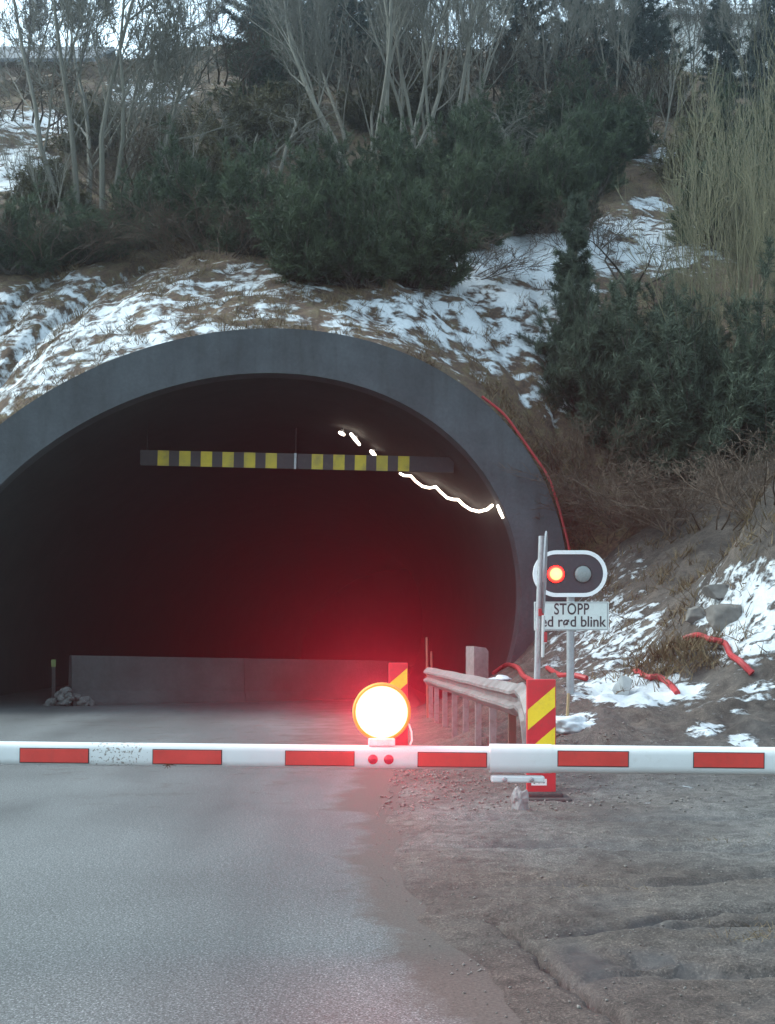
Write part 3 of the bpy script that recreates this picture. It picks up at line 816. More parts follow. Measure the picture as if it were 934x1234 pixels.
def text_mesh(body, size, name, mat, parent, loc, bold=0.0, spacing=1.0, sx=1.0):
    cu = bpy.data.curves.new('lettering_curve', 'FONT'); cu.body = body; cu.size = size; cu.align_x = 'CENTER'; cu.align_y = 'CENTER'; cu.offset = bold; cu.space_character = spacing; cu.extrude = .001
    o = bpy.data.objects.new('lettering_curve', cu); COL.objects.link(o)
    me = bpy.data.meshes.new_from_object(o.evaluated_get(bpy.context.evaluated_depsgraph_get()))
    bpy.data.objects.remove(o); bpy.data.curves.remove(cu)
    me.materials.clear(); me.materials.append(mat)
    for v in me.vertices: v.co.x *= sx
    o = bpy.data.objects.new(name, me); COL.objects.link(o); o.parent = parent; o.location = loc; o.rotation_euler = (R(90), 0, 0); return o
text_mesh('STOPP', 19 * SK, 'lettering', M['ink'], plate, pc + Vector((0, -.0215, 7.8 * SK)), .0025, 1.06, .74)
text_mesh('ved rød blink', 18 * SK, 'lettering', M['ink'], plate, pc + Vector((-1.5 * SK, -.0215, -7.2 * SK)), .0025, 1.0, .88)
m = MB(); m.tube([SL(688.5, 668, .05), (0.0, .05, 0)], .052, 14); m.build('post', M['galv'], sg, smooth=True)
for py in (735, 700): m = MB(); m.box(SL(688.5, py, .02), (.16, .05, .05)); m.build('clamp', M['galv'], sg)

# post with a sign plate seen edge on
p = P(644.5, HY, 11.2); p.z = 0
e = thing('sign_post', 'slim grey post carrying sign plates seen edge on in front of the signal', 'sign post', tuple(p))
K = 11.2 / F
def EL(px, py, dy=0): return P(px, py, 11.2) - p + Vector((0, dy, 0))
m = MB(); m.tube([EL(644.5, 940), EL(648.5, 760), EL(653, 646)], .031, 10); m.build('post', M['galv'], e, smooth=True)
m = MB()
n_ = 22; pts = [(math.cos(2 * PI * i / n_), math.sin(2 * PI * i / n_)) for i in range(n_)]
q = EL(656.5, 690); qa = EL(658.5, 640) - q; ax = qa.normalized(); h_ = qa.length
yv = Vector((.165, 1, 0)).normalized(); nv = Vector((1, -.165, 0))
vs = [q + ax * b * h_ + yv * (a * h_) + nv * s for s in (-.008, .008) for a, b in pts]
m.add(vs, [tuple(range(n_)), tuple(range(2 * n_ - 1, n_ - 1, -1))] + [(i, (i + 1) % n_, n_ + (i + 1) % n_, n_ + i) for i in range(n_)]); m.build('round_plate', M['galv'], e)
m = MB(); qc = EL(654.5, 767)
m.box(qc, (.02, .30, 50 * K), rot=Matrix.Rotation(R(-10), 3, 'Z') @ Matrix.Rotation(R(1), 3, 'Y'), bev=.003); m.build('lower_plate', M['sign_white'], e)
m = MB(); m.box(EL(655, 768) + Vector((0, -.15, 0)), (.03, .012, .10), bev=.003); m.build('red_marking', M['hose'], e)
m = MB()
m.box(EL(651.5, 738) + Vector((0, -.04, 0)), (.05, .03, .07), bev=.005)
m.build('red_clip', M['hose'], e)

# ------------------------------------------------------------------ red pipes
def pipe(pts, r, label, corr=True):
    m = MB(); q = []
    for i in range(len(pts) - 1):
        p0 = pts[max(i - 1, 0)]; p1 = pts[i]; p2 = pts[i + 1]; p3 = pts[min(i + 2, len(pts) - 1)]
        nsub = max(3, int((p2 - p1).length / .06))
        for s in range(nsub):
            t = s / nsub
            q.append(.5 * ((2 * p1) + (p2 - p0) * t + (2 * p0 - 5 * p1 + 4 * p2 - p3) * t * t + (3 * p1 - p0 - 3 * p2 + p3) * t ** 3))
    q.append(pts[-1])
    m.tube(q, [r * (1.0 if i % 2 else .9) for i in range(len(q))] if corr else r, 8)
    return tag(m.build('cable_pipe', M['hose'], smooth=True), label, 'pipe', 'red plastic cable pipes')
ppts = []
for i in range(14):
    t = R(47 - i * 5.0) - PSI
    w, z = ell(1, t); ppts.append(P0 + PU * (w + .05 + rnd.uniform(-.02, .03)) - PN * .03 + Vector((0, 0, z + .04 + rnd.uniform(-.02, .02))))
pipe(ppts, .030, 'long thin red pipe running down the right outer edge of the arch')
def gp(l, lift=.02, d0=12): return [on_verge(a, b, d0) + Vector((rnd.uniform(-.03, .03), -.02, lift + rnd.uniform(-.025, .03))) for a, b in l]
pipe(gp([(596, 801), (610, 803), (622, 810), (632, 822), (648, 832)], .06, 14), .045, 'short red pipe curving over the ground behind the crash rail')
pipe(gp([(660, 806), (676, 814), (690, 818), (705, 822)]), .045, 'red pipe lying low in the snow around the signal post')
pipe(gp([(765, 812), (778, 816), (792, 823), (806, 829), (816, 836)]), .045, 'red pipe half buried in snow right of the signal post')
pipe(gp([(822, 775), (838, 774), (855, 777), (870, 784), (882, 794), (893, 806), (904, 818)], .07), .045, 'thick red pipe arching over the soil bank at the right')

# ------------------------------------------------------------------ small things on the ground
def chisel(mb, r, seed, sq, c):
    rg_ = random.Random(seed); pl = [(Vector((rg_.gauss(0, 1), rg_.gauss(0, 1), rg_.gauss(0, 1))).normalized(), rg_.uniform(.5, .85)) for _ in range(14)]
    bm = bmesh.new(); bmesh.ops.create_icosphere(bm, subdivisions=4, radius=1)
    for v in bm.verts:
        q = v.co.copy()
        for n_, d_ in pl:
            k_ = q.dot(n_) - d_
            if k_ > 0: q -= n_ * k_
        q += q.normalized() * .05 * noise.fractal(q * 3 + Vector((seed, 0, 0)), 1.0, 2.0, 4)
        v.co = Vector((q.x * sq[0], q.y * sq[1], q.z * sq[2])) * r * 1.25 + Vector(c)
    bm.verts.index_update(); mb.add([v.co for v in bm.verts], [[v.index for v in f.verts] for f in bm.faces]); bm.free()
def soft(m, o):
    o.data.polygons.foreach_set('use_smooth', [True] * len(o.data.polygons)); return o
def place_rock(px, py, r, mat, label, seed, sq=(1, .9, .7), name='rock', cat='rock', d0=9):
    p = on_verge(px, py, d0); m = MB(); (rock_mesh(m, r, seed, sq, (0, 0, r * sq[2] * .4), 4, .5) if mat is M['snow_lump'] else chisel(m, r, seed, sq, (0, 0, r * sq[2] * .4)))
    o = soft(m, m.build(name, mat)); o.location = p; return tag(o, label, cat)
place_rock(751, 836, .135, M['pale_stone'], 'pale rounded stone lying on the snow right of the signal post', 11, (1, .5, 1.1))
place_rock(688, 880, .24, M['snow_lump'], 'flat lump of snow at the foot of the signal post', 12, (1, .8, .45), 'snow_lump', 'snow lump')
place_rock(603, 824, .22, M['snow_lump'], 'small snow lump behind the near end of the crash rail', 13, (1, .8, .4), 'snow_lump', 'snow lump', 14)
place_rock(875, 750, .26, M['stone'], 'dark angular boulder on the snow of the right bank', 16, (1.2, .9, .7))
place_rock(868, 718, .2, M['stone'], 'small brown boulder high on the right bank', 18, (1.2, .9, .6))
place_rock(840, 745, .17, M['stone'], 'small dark rock left of the angular boulder', 19)
e = thing('wooden_stake', 'yellowish wooden stake standing just left of the signal post', 'stake', tuple(on_verge(683, 872)), 0, 'wooden stakes')
m = MB(); m.tube([(0, 0, -.05), (.02, 0, .34)], [.018, .016], 4); m.build('stake', M['wood'], e)
for px, top, lab in ((515.5, 768, 'taller thin reddish stake at the far end of the crash rail'), (521, 785, 'shorter thin reddish stake at the far end of the crash rail')):
    p = P(px, HY, 20.6); p.z = 0
    m = MB(); m.tube([(0, 0, 0), (-.02, 0, CZ + (HY - top) / F * 20.6)], [.022, .018], 5)
    o = m.build('wooden_stake', worn('red_stake', (.32, .12, .08), .8)); o.location = p; tag(o, lab, 'stake', 'wooden stakes')

# loose gravel and clods on the verge: nobody could count them
gm_ = MB()
V = []; T = []
for i in range(2400):
    y = rnd.uniform(3.6, 14) if i % 4 else rnd.uniform(9, 13); x = road_edge(y) + abs(rnd.gauss(0, 1)) * 1.6 - .15
    if x > .45 * y: continue
    z = verge_z(x, y); r = rnd.uniform(.003, .010) * (1 + (y > 9) * rnd.random() * 1.8) * (.75 + .1 * y / 4)
    if rnd.random() < .02: r *= 1.8
    o = len(V); rot = Matrix.Rotation(rnd.random() * 6, 3, Vector((rnd.random(), rnd.random(), 1)).normalized())
    for a in ((1, 0, 0), (-1, .1, 0), (0, .9, .1), (.1, -1, 0), (0, .1, .7), (0, 0, -.6)):
        v = rot @ Vector(a); V.append((x + v.x * r * rnd.uniform(.7, 1.3), y + v.y * r, max(z, 0) + v.z * r * .8 + r * .3))
    T += [(o, o + 2, o + 4), (o + 2, o + 1, o + 4), (o + 1, o + 3, o + 4), (o + 3, o, o + 4), (o + 2, o, o + 5), (o + 1, o + 2, o + 5), (o + 3, o + 1, o + 5), (o, o + 3, o + 5)]
o = tri_mesh('gravel', np.array(V), np.array(T), worn('gravel_stone', (.23, .22, .205), .9, .6, 1.7, (.07, .06, .055), .6, bump=0)); tag(o, 'loose grey gravel and crumbs scattered over the muddy verge', 'gravel', kind='stuff')

# ------------------------------------------------------------------ houses on top of the hill
def house(loc, rz, w, d, h, rh, wall, roof, name, label, wins, chim):
    e = thing(name, label, 'house', loc, rz)
    m = MB(); m.prism([(-w / 2, -7), (w / 2, -7), (w / 2, h), (0, h + rh), (-w / 2, h)], -d / 2, d / 2); m.build('wall', wall, e)
    ov = .5
    m = MB(); sl = rh / (w / 2)
    for s in (-1, 1):
        a = [(0, h + rh + .06), (s * (w / 2 + ov), h - sl * ov + .06), (s * (w / 2 + ov), h - sl * ov + .24), (0, h + rh + .26)]
        m.prism(a, -d / 2 - ov, d / 2 + ov)
    r = m.build('roof', roof, e)
    if chim: m = MB(); m.box((w * .15, d * .1, h + rh + .3), (.7, .7, 1.6), bev=.03); m.build('chimney', M['block'], r)
    for x, z, sgn in wins:
        m = MB(); m.box((x, sgn * (d / 2 + .02), z), (1.3, .08, 1.3), bev=.01); f = m.build('window', M['white_paint'], e)
        m = MB(); m.box((x, sgn * (d / 2 + .055), z), (1.1, .03, 1.1)); m.build('pane', M['glass'], f)
    return e
def roof_mat(name, col, snow=0.0):
    t = NT(name); v = t.coord(); w = t.n('ShaderNodeTexWave'); w.inputs['Scale'].default_value = 5.0; w.bands_direction = 'Z'; t.l(v, w.inputs['Vector'])
    c = t.mix(1.0, col, t.ramp(w.outputs['Fac'], [(.2, .55), (.6, 1.0)]), 'MULTIPLY'); c = t.mix(1.0, c, t.ramp(t.noise(v, 3, 5), [(.3, .7), (.7, 1.1)]), 'MULTIPLY')
    if snow: c = t.mix(t.ramp(t.noise(v, .35, 4), [(.45, 0), (.55, 1)]), c, (.75, .79, .84))
    t.base(c); t.rough(.7); return t.mat
p = P(15, 110, 62)
house((p.x - 2.5, p.y + 4, p.z - 1.2), R(90), 8, 13, 2.8, 2.6, M['house_wall_dark'], roof_mat('grey_roof_tiles', (.12, .13, .15)), 'dark_house', 'house with a blue grey tiled roof behind the trees at the far left', [(-2, 1.3, -1), (2, 1.3, -1)], False)
p = P(845, 60, 66)
house((p.x + 1.5, p.y + 3, p.z - 3.4), R(90), 9, 16, 4.6, 2.8, M['house_wall'], roof_mat('snowy_roof', (.10, .105, .11), 1), 'pale_house', 'pale walled house half hidden behind the trees at the upper right', [(-3, 1.5, -1), (0, 1.5, -1), (3, 1.5, -1)], True)
p = P(660, 66, 64)
house((p.x, p.y + 3, p.z - 2.6), R(90), 7, 9, 2.4, 1.6, M['house_wall_dark'], roof_mat('snow_edged_roof', (.07, .072, .075), 1), 'dark_house', 'low dark shed with snow on its roof at the middle of the skyline', [], False)

# ------------------------------------------------------------------ trees and shrubs
def grow_bare(seed, stems=5, h=1.0, lean=.35, depth=4, twigs=6, crook=.10, r0=.018, thin=.45, up=.35, tip=.0011, spreadk=.75, start=.25):
    """unit-height bare tree: returns (trunk MB, crown MB)"""
    rg = random.Random(seed); tr, cr = MB(), MB()
    def rv(): return Vector((rg.gauss(0, 1), rg.gauss(0, 1), rg.gauss(0, 1)))
    def branch(p, d, L, r, lev):
        n = 6 if lev == 0 else (4 if lev < depth - 1 else 3)
        pts = [p.copy()]; q = p.copy(); dd = d.copy()
        for i in range(n):
            dd = (dd + rv() * crook + Vector((0, 0, up * .18))).normalized(); q = q + dd * (L / n); pts.append(q.copy())
        r1 = max(tip * .6, r * (.28 if lev < depth else .5))
        rad = [r + (r1 - r) * i / n for i in range(n + 1)]
        (tr if lev <= 1 else cr).tube(pts, rad, (7, 5, 4, 3, 3, 3)[min(lev, 5)], cap=False, tint=rg.random())
        if lev >= depth: return
        k = twigs + rg.randint(-1, 2) + (3 if lev == 0 else 0)
        for i in range(k):
            t = start + (1 - start) * (i + rg.random()) / k; t = min(.98, t)
            f = t * n; a = int(f); b = pts[a].lerp(pts[min(a + 1, n)], f - a)
            ax = (pts[min(a + 1, n)] - pts[a]).normalized()
            side = rv(); side = (side - ax * side.dot(ax)).normalized()
            nd = (ax * (1 - spreadk * .45) + side * spreadk * rg.uniform(.5, 1.1) + Vector((0, 0, up * .4))).normalized()
            branch(b, nd, L * rg.uniform(.35, .6) * (1.15 - .55 * t), max(tip, rad[min(a, n)] * thin * rg.uniform(.7, 1.1)), lev + 1)
    for s in range(stems):
        a = 2 * PI * (s + rg.random() * .7) / stems; l = lean * rg.uniform(.15, 1.0) if stems > 1 else lean * .3
        d = Vector((math.cos(a) * l, math.sin(a) * l, 1)).normalized()
        branch(Vector((math.cos(a), math.sin(a), 0)) * (.012 * stems if stems > 1 else 0), d, h * rg.uniform(.7, 1.0), r0 * rg.uniform(.6, 1.1), 0)
    return tr, cr
def make_bare(name, label, bark, twig, **kw):
    tr, cr = grow_bare(**kw); e = thing(name, label, 'tree')
    tr.build('trunk', M[bark], e, smooth=True); cr.build('crown', M[twig], e); return e

def needles(rg, pts, dirs, tints, k, L, W, spread):
    """k needle triangles per point"""
    n = len(pts); P_ = np.repeat(pts, k, 0); Dv = np.repeat(dirs, k, 0) + rg.normal(0, spread, (n * k, 3))
    Dv /= np.linalg.norm(Dv, axis=1, keepdims=True); ln = L * rg.uniform(.6, 1.25, (n * k, 1))
    sd = np.cross(Dv, rg.normal(0, 1, (n * k, 3))); sd /= np.linalg.norm(sd, axis=1, keepdims=True) + 1e-9
    P_ = P_ + rg.normal(0, L * .12, P_.shape)
    V = np.stack([P_ - sd * W / 2, P_ + sd * W / 2, P_ + Dv * ln], 1).reshape(-1, 3)
    return V, np.arange(len(V)).reshape(-1, 3), np.repeat(np.clip(np.repeat(tints, k) + rg.normal(0, .12, n * k), 0, 1), 3)
def make_bush(name, label, mat, bark, seed, branches=95, subs=14, per=6, el=(5, 85), k=8, L=.046, W=.0055, spread=.6, h=1.0, cat='shrub', shape=1.0, droop=0.0):
    """unit shrub, about 1 wide and h high, made of needle sprays on real branches"""
    rg = np.random.default_rng(seed); e = thing(name, label, cat); tr = MB(); pts = []; dirs = []; tn = []
    for i in range(branches):
        az = rg.uniform(0, 2 * PI); elv = math.radians(el[0] + (el[1] - el[0]) * rg.random() ** .8)
        d = np.array([math.cos(az) * math.cos(elv), math.sin(az) * math.cos(elv), math.sin(elv)])
        lump = .72 + .42 * noise.noise(Vector((d[0] * 1.7 + seed, d[1] * 1.7, d[2] * 1.7))) + rg.uniform(-.12, .14)
        ln = lump / math.sqrt((d[0] / .5) ** 2 + (d[1] / .5) ** 2 + (d[2] / h) ** 2)
        base = np.array([rg.normal(0, .05), rg.normal(0, .05), 0.0]); bend = rg.normal(0, .10, 3) * ln; bend[2] += (.10 - droop) * ln
        tipt = rg.uniform(.25, .8)
        c = [base + d * ln * t + bend * t * t for t in (0, .35, .7, 1.0)]
        tr.tube([Vector(q) for q in c], [.010, .007, .004, .0015], 4, cap=False)
        for s in range(subs):
            t = .30 + .72 * rg.random() ** .75; t = min(t, 1.0)
            o = base + d * ln * t + bend * t * t; sdv = d * .75 + rg.normal(0, .55, 3) + np.array([0, 0, .18 - droop]); sdv /= np.linalg.norm(sdv)
            sl = rg.uniform(.05, .15)
            for u in range(per):
                f = (u + rg.random()) / per; q = o + sdv * sl * f
                if q[2] < -.04: continue
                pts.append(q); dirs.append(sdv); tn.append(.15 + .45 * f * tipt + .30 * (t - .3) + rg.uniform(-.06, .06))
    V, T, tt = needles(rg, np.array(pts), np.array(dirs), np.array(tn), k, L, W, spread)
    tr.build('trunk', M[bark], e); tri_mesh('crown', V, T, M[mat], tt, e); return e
def make_conifer(name, label, mat, seed, whorls=16, per=7, width=.42, k=6, L=.036, W=.007, bark='bark_dark', droop=.15, bare=.12):
    """unit-height conifer: straight trunk, whorls of boughs with needle sprays, open gaps"""
    rg = np.random.default_rng(seed); e = thing(name, label, 'tree'); tr = MB(); pts = []; dirs = []; tn = []
    tr.tube([(0, 0, 0), (.008, .004, .5), (0, .006, 1.0)], [.022, .013, .002], 7, cap=False)
    for w in range(whorls):
        t = bare + (1 - bare) * (w + .3 * rg.random()) / whorls; R_ = width / 2 * (1 - t) ** .75 + .025
        for b in range(per):
            if rg.random() < .12: continue
            az = 2 * PI * (b + rg.random()) / per; ln = R_ * rg.uniform(.6, 1.2); up = .35 * t + .05 - droop * (1 - t)
            d = np.array([math.cos(az), math.sin(az), up]); o = np.array([0, 0, t])
            tr.tube([Vector(o), Vector(o + d * ln * .5), Vector(o + d * ln + np.array([0, 0, .05 * ln]))], [.005, .003, .001], 3, cap=False)
            m_ = max(4, int(ln / .016))
            for i in range(m_):
                f = .15 + .85 * (i + rg.random()) / m_; c = o + d * ln * f + np.array([0, 0, .05 * ln * f * f])
                for s in range(3):
                    sv_ = np.array([-d[1], d[0], 0]) * rg.uniform(-1, 1) * .9 + d * .6 + np.array([0, 0, rg.normal(0.05, .25)]); sv_ /= np.linalg.norm(sv_)
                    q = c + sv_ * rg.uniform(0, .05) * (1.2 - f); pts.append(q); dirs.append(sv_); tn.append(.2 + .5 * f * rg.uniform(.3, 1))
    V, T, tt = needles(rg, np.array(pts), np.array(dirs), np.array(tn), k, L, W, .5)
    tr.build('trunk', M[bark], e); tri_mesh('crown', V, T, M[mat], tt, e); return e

PROTO = {}
def proto(kind):
    return PROTO[kind]
PROTO['clump'] = lambda: make_bare('bare_tree', '', 'bark_pale', 'bark_grey', seed=3, stems=9, lean=.48, depth=4, twigs=5, r0=.011, up=.5, crook=.085, spreadk=.6, start=.30, tip=.0010)
PROTO['multi'] = lambda: make_bare('bare_tree', '', 'bark_grey', 'bark_grey', seed=8, stems=8, lean=.5, depth=4, twigs=5, r0=.012, up=.35, crook=.09, tip=.0013)
PROTO['single'] = lambda: make_bare('bare_tree', '', 'bark_grey', 'bark_grey', seed=15, stems=2, lean=.2, depth=4, twigs=7, r0=.014, up=.35, crook=.08, tip=.0014)
PROTO['darktree'] = lambda: make_bare('bare_tree', '', 'bark_dark', 'bark_dark', seed=21, stems=2, lean=.3, depth=4, twigs=7, r0=.018, up=.3, crook=.09, tip=.0016)
PROTO['crooked'] = lambda: make_bare('bare_tree', '', 'bark_grey', 'bark_grey', seed=33, stems=3, lean=1.1, depth=3, twigs=5, r0=.022, up=.12, crook=.24, spreadk=.9, tip=.002)
PROTO['deadshrub'] = lambda: make_bare('bare_shrub', '', 'bark_dark', 'bark_dark', seed=40, stems=7, lean=1.6, depth=3, twigs=3, r0=.018, up=.05, crook=.2, spreadk=.9, tip=.003)
PROTO['sapling'] = lambda: make_bare('sapling', '', 'bark_pale', 'bark_grey', seed=47, stems=2, lean=.2, depth=2, twigs=7, r0=.010, up=.5, crook=.06, spreadk=.5, tip=.002)
PROTO['brush'] = lambda: make_bare('twiggy_brush', '', 'twig_brown', 'twig_brown', seed=52, stems=26, lean=1.3, depth=2, twigs=6, r0=.009, up=.15, crook=.16, spreadk=.8, tip=.0028, start=.15)
PROTO['willow'] = lambda: make_bare('willow_bush', '', 'twig_olive', 'twig_olive', seed=60, stems=26, lean=.75, depth=2, twigs=7, r0=.0062, up=.42, crook=.13, spreadk=.7, tip=.0013, start=.15)
PROTO['juniper_a'] = lambda: make_bush('juniper_bush', '', 'juniper', 'bark_dark', 101, h=.9)
PROTO['juniper_b'] = lambda: make_bush('juniper_bush', '', 'juniper', 'bark_dark', 117, h=1.05, branches=80, el=(15, 88))
PROTO['juniper_c'] = lambda: make_bush('juniper_bush', '', 'juniper', 'bark_dark', 133, h=.75, branches=100)
PROTO['heath'] = lambda: make_bush('scrub_bush', '', 'heath', 'twig_brown', 141, h=.75, branches=90, subs=10, per=5, k=3, L=.06, W=.010, spread=.8)
PROTO['pine_a'] = lambda: make_bush('pine_bush', '', 'pine', 'bark_dark', 155, h=1.25, branches=95, subs=12, per=6, k=9, L=.058, W=.0048, spread=.8)
PROTO['pine_b'] = lambda: make_bush('pine_bush', '', 'pine', 'bark_dark', 171, h=1.1, branches=90, subs=12, per=6, k=9, L=.058, W=.0048, spread=.8)
PROTO['youngpine'] = lambda: make_conifer('young_pine', '', 'pine', 181, whorls=11, per=7, width=.62, k=9, L=.07, W=.008, droop=-.1)
PROTO['spruce_a'] = lambda: make_conifer('spruce_tree', '', 'spruce', 191, whorls=18, per=8, width=.72)
PROTO['spruce_b'] = lambda: make_conifer('pine_tree', '', 'spruce', 199, whorls=14, per=8, width=.95, bare=.15, droop=.0, L=.05)
made = {}
def plant(kind, px, py, hpx, label, wpx=None, group=None, rz=None, where=on_hill):
    p = where(px, py)
    if kind not in made: e = PROTO[kind](); made[kind] = e; made[kind + '_n'] = 1
    else: e = copy_tree(made[kind]); made[kind + '_n'] += 1
    unit = {'juniper_a': .9, 'juniper_b': 1.05, 'juniper_c': .75, 'heath': .75, 'pine_a': 1.25, 'pine_b': 1.1}.get(kind, 1.0) * .9
    sz = hpx * p.y / F / unit; sx = (wpx * p.y / F if wpx else sz)
    e.location = p + Vector((0, 0, -.04 * sz)); e.scale = (sx, sx, sz); e.rotation_euler = (0, 0, rnd.uniform(0, 6.28) if rz is None else rz)
    cat = {'bare_tree': 'tree', 'sapling': 'tree', 'young_pine': 'tree', 'spruce_tree': 'tree', 'pine_tree': 'tree'}.get(e.name.split('.')[0], 'shrub')
    tag(e, label, cat, group)
    return e
GB, GJ, GP, GS, GK = 'bare trees on the hillside', 'dark juniper bushes on the hillside', 'pine bushes on the right slope', 'conifers along the skyline', 'brown scrub on the hillside'
plant('multi', 124, 272, 345, 'big grey multi-stemmed bare tree, largest on the left slope', 350, GB)
plant('clump', 455, 200, 255, 'fan of pale bare trunks on the slope straight above the arch', 340, GB)
plant('clump', 530, 195, 270, 'bare pale trunks leaning right beside the fan of trunks above the arch', 260, GB)
plant('single', 738, 145, 200, 'tall straight bare tree in front of the pale house', 120, GB)
plant('single', 665, 165, 190, 'slender bare tree below the low snowy shed', 130, GB)
plant('single', 575, 130, 170, 'bare tree standing in the bright gap of the skyline', 130, GB)
plant('crooked', 600, 215, 120, 'crooked low bare tree with twisted pale limbs above the dark junipers', 130, GB)
plant('crooked', 655, 235, 110, 'twisted bare bush between the junipers at the centre right', 130, GB)
plant('crooked', 330, 235, 130, 'low arching bare tree among the brown scrub left of centre', 150, GB)
plant('darktree', 30, 120, 190, 'dark bare tree beside the tiled roof at the far left', 150, GB)
plant('darktree', 85, 112, 180, 'dark bare tree between the tiled roof and the big multi-stemmed tree', 140, GB)
plant('darktree', 218, 78, 95, 'small dark bare tree on the left skyline, nearest the gap of sky', 70, GB)
plant('darktree', 250, 72, 90, 'slim small bare tree at the right side of the sky gap', 55, GB)
plant('single', 835, 130, 170, 'bare tree in front of the right part of the pale house', 110, GB)
plant('single', 900, 150, 190, 'bare tree rising behind the olive willow at the right edge', 120, GB)
plant('single', 380, 190, 210, 'bare tree just left of the fan of trunks above the arch', 110, GB)
plant('sapling', 58, 292, 120, 'thin pale sapling near the left edge', None, 'saplings on the hillside')
plant('sapling', 20, 270, 110, 'thin sapling closest to the left edge', None, 'saplings on the hillside')
plant('sapling', 218, 280, 130, 'thin sapling right of the big multi-stemmed tree', None, 'saplings on the hillside')
plant('sapling', 555, 190, 110, 'thin sapling right of the leaning pale trunks', None, 'saplings on the hillside')
plant('sapling', 790, 200, 160, 'thin sapling left of the olive willow', None, 'saplings on the hillside')
plant('willow', 905, 500, 350, 'tall olive willow bush with dense upright twigs at the right edge', 175, 'olive willow bushes', where=lambda a, b: on_hill(a, b))
plant('willow', 945, 420, 300, 'smaller olive willow bush cut by the right edge of the view', 150, 'olive willow bushes')
plant('deadshrub', 765, 345, 75, 'dark leafless shrub spreading over the bright snow patch', 110, 'dead shrubs')
for k_, x, y, h, w, lab in (
    ('spruce_b', 335, 95, 150, 170, 'dark pine on the skyline left of the bare trunks'), ('spruce_b', 412, 105, 165, 150, 'dark pine behind the fan of bare trunks'),
    ('spruce_a', 475, 110, 150, 120, 'dark spruce behind the bare trunks above the arch'), ('spruce_a', 628, 122, 190, 150, 'dark spruce left of the low snowy shed'),
    ('spruce_a', 700, 130, 210, 160, 'tall dark spruce in front of the low snowy shed'), ('spruce_b', 775, 126, 150, 120, 'dark pine left of the pale house front'),
    ('spruce_a', 868, 140, 150, 90, 'dark spruce against the pale house wall'), ('spruce_b', 932, 155, 170, 110, 'dark pine at the top right corner')):
    plant(k_, x, y, h, lab, w, GS)
for k_, x, y, h, w, lab in (
    ('juniper_a', 358, 338, 120, 135, 'broad juniper whose foot touches the snow left above the arch'), ('juniper_b', 432, 345, 140, 130, 'tallest juniper directly above the arch'),
    ('juniper_c', 502, 345, 120, 140, 'wide low juniper right of the tallest one above the arch'), ('juniper_a', 556, 300, 120, 120, 'dense juniper at the left tip of the bright snow patch'),
    ('juniper_b', 612, 282, 110, 100, 'upright juniper above the middle of the bright snow patch'), ('juniper_c', 660, 278, 100, 120, 'spreading juniper at the top edge of the bright snow patch'),
    ('juniper_a', 300, 305, 110, 130, 'dark juniper left of the broad one above the arch'), ('juniper_c', 235, 290, 95, 140, 'low dark juniper in the middle of the left slope'),
    ('juniper_b', 400, 260, 100, 120, 'juniper in the second row above the tallest one'), ('juniper_a', 480, 262, 100, 130, 'juniper at the foot of the leaning pale trunks'),
    ('juniper_c', 555, 225, 85, 120, 'low juniper right of the fan of bare trunks'), ('juniper_a', 715, 238, 95, 110, 'juniper below the tall straight bare tree'),
    ('juniper_c', 20, 330, 80, 120, 'dark low juniper at the left edge above the snow'), ('juniper_c', 108, 318, 65, 120, 'low juniper under the big multi-stemmed tree'),
    ('juniper_b', 165, 300, 90, 100, 'juniper just right of the foot of the big multi-stemmed tree'), ('juniper_b', 625, 190, 90, 100, 'juniper behind the crooked pale limbs'),
    ('juniper_a', 690, 180, 80, 100, 'juniper under the slender bare tree'), ('juniper_a', 320, 120, 75, 120, 'rounded bush on the crest left of the trunks'),
    ('juniper_a', 865, 300, 110, 150, 'dark juniper behind the left half of the olive willow'), ('juniper_b', 925, 290, 120, 150, 'dark juniper behind the right half of the olive willow'),
    ('juniper_c', 880, 215, 80, 150, 'dark low juniper below the pale house and above the willow'), ('juniper_a', 940, 205, 80, 130, 'dark juniper under the pine at the top right corner'),
    ('juniper_c', 745, 190, 70, 110, 'low juniper left of the small snow patches')):
    plant(k_, x, y, h, lab, w, GJ)
for x, y, h, w, lab in ((200, 215, 75, 130, 'brown green scrub on the upper left slope'), (290, 190, 70, 140, 'brown green scrub left of the arching low bare tree'), (260, 245, 70, 130, 'brown scrub above the low dark juniper'),
    (345, 175, 70, 130, 'brown scrub below the pines of the skyline'), (60, 255, 60, 120, 'brown scrub near the thin pale sapling'), (120, 190, 60, 130, 'brown scrub behind the big multi-stemmed tree'),
    (800, 140, 60, 110, 'brown scrub below the pale house'), (520, 150, 55, 120, 'brown scrub under the bright gap of the skyline'), (450, 160, 60, 120, 'brown scrub behind the fan of bare trunks'), (840, 230, 80, 120, 'brown scrub left of the olive willow')):
    plant('heath', x, y, h, lab, w, GK)
for x, y, h, w, lab in ((30, 165, 55, 140, 'twiggy scrub under the dark bare tree beside the tiled roof'),
                        (255, 120, 50, 140, 'twiggy scrub on the crest below the sky gap'), (430, 130, 60, 150, 'twiggy scrub on the crest behind the pale trunks'), (540, 110, 45, 140, 'twiggy scrub at the bottom of the bright skyline gap'),
                        (600, 140, 60, 140, 'twiggy scrub in front of the spruce left of the shed'), (735, 170, 55, 130, 'twiggy scrub at the foot of the tall straight bare tree'), (650, 110, 45, 130, 'twiggy scrub in front of the low snowy shed'), (810, 100, 55, 140, 'twiggy scrub along the foot of the pale house')):
    plant('brush', x, y, h, lab, w, 'twiggy scrub along the crest')
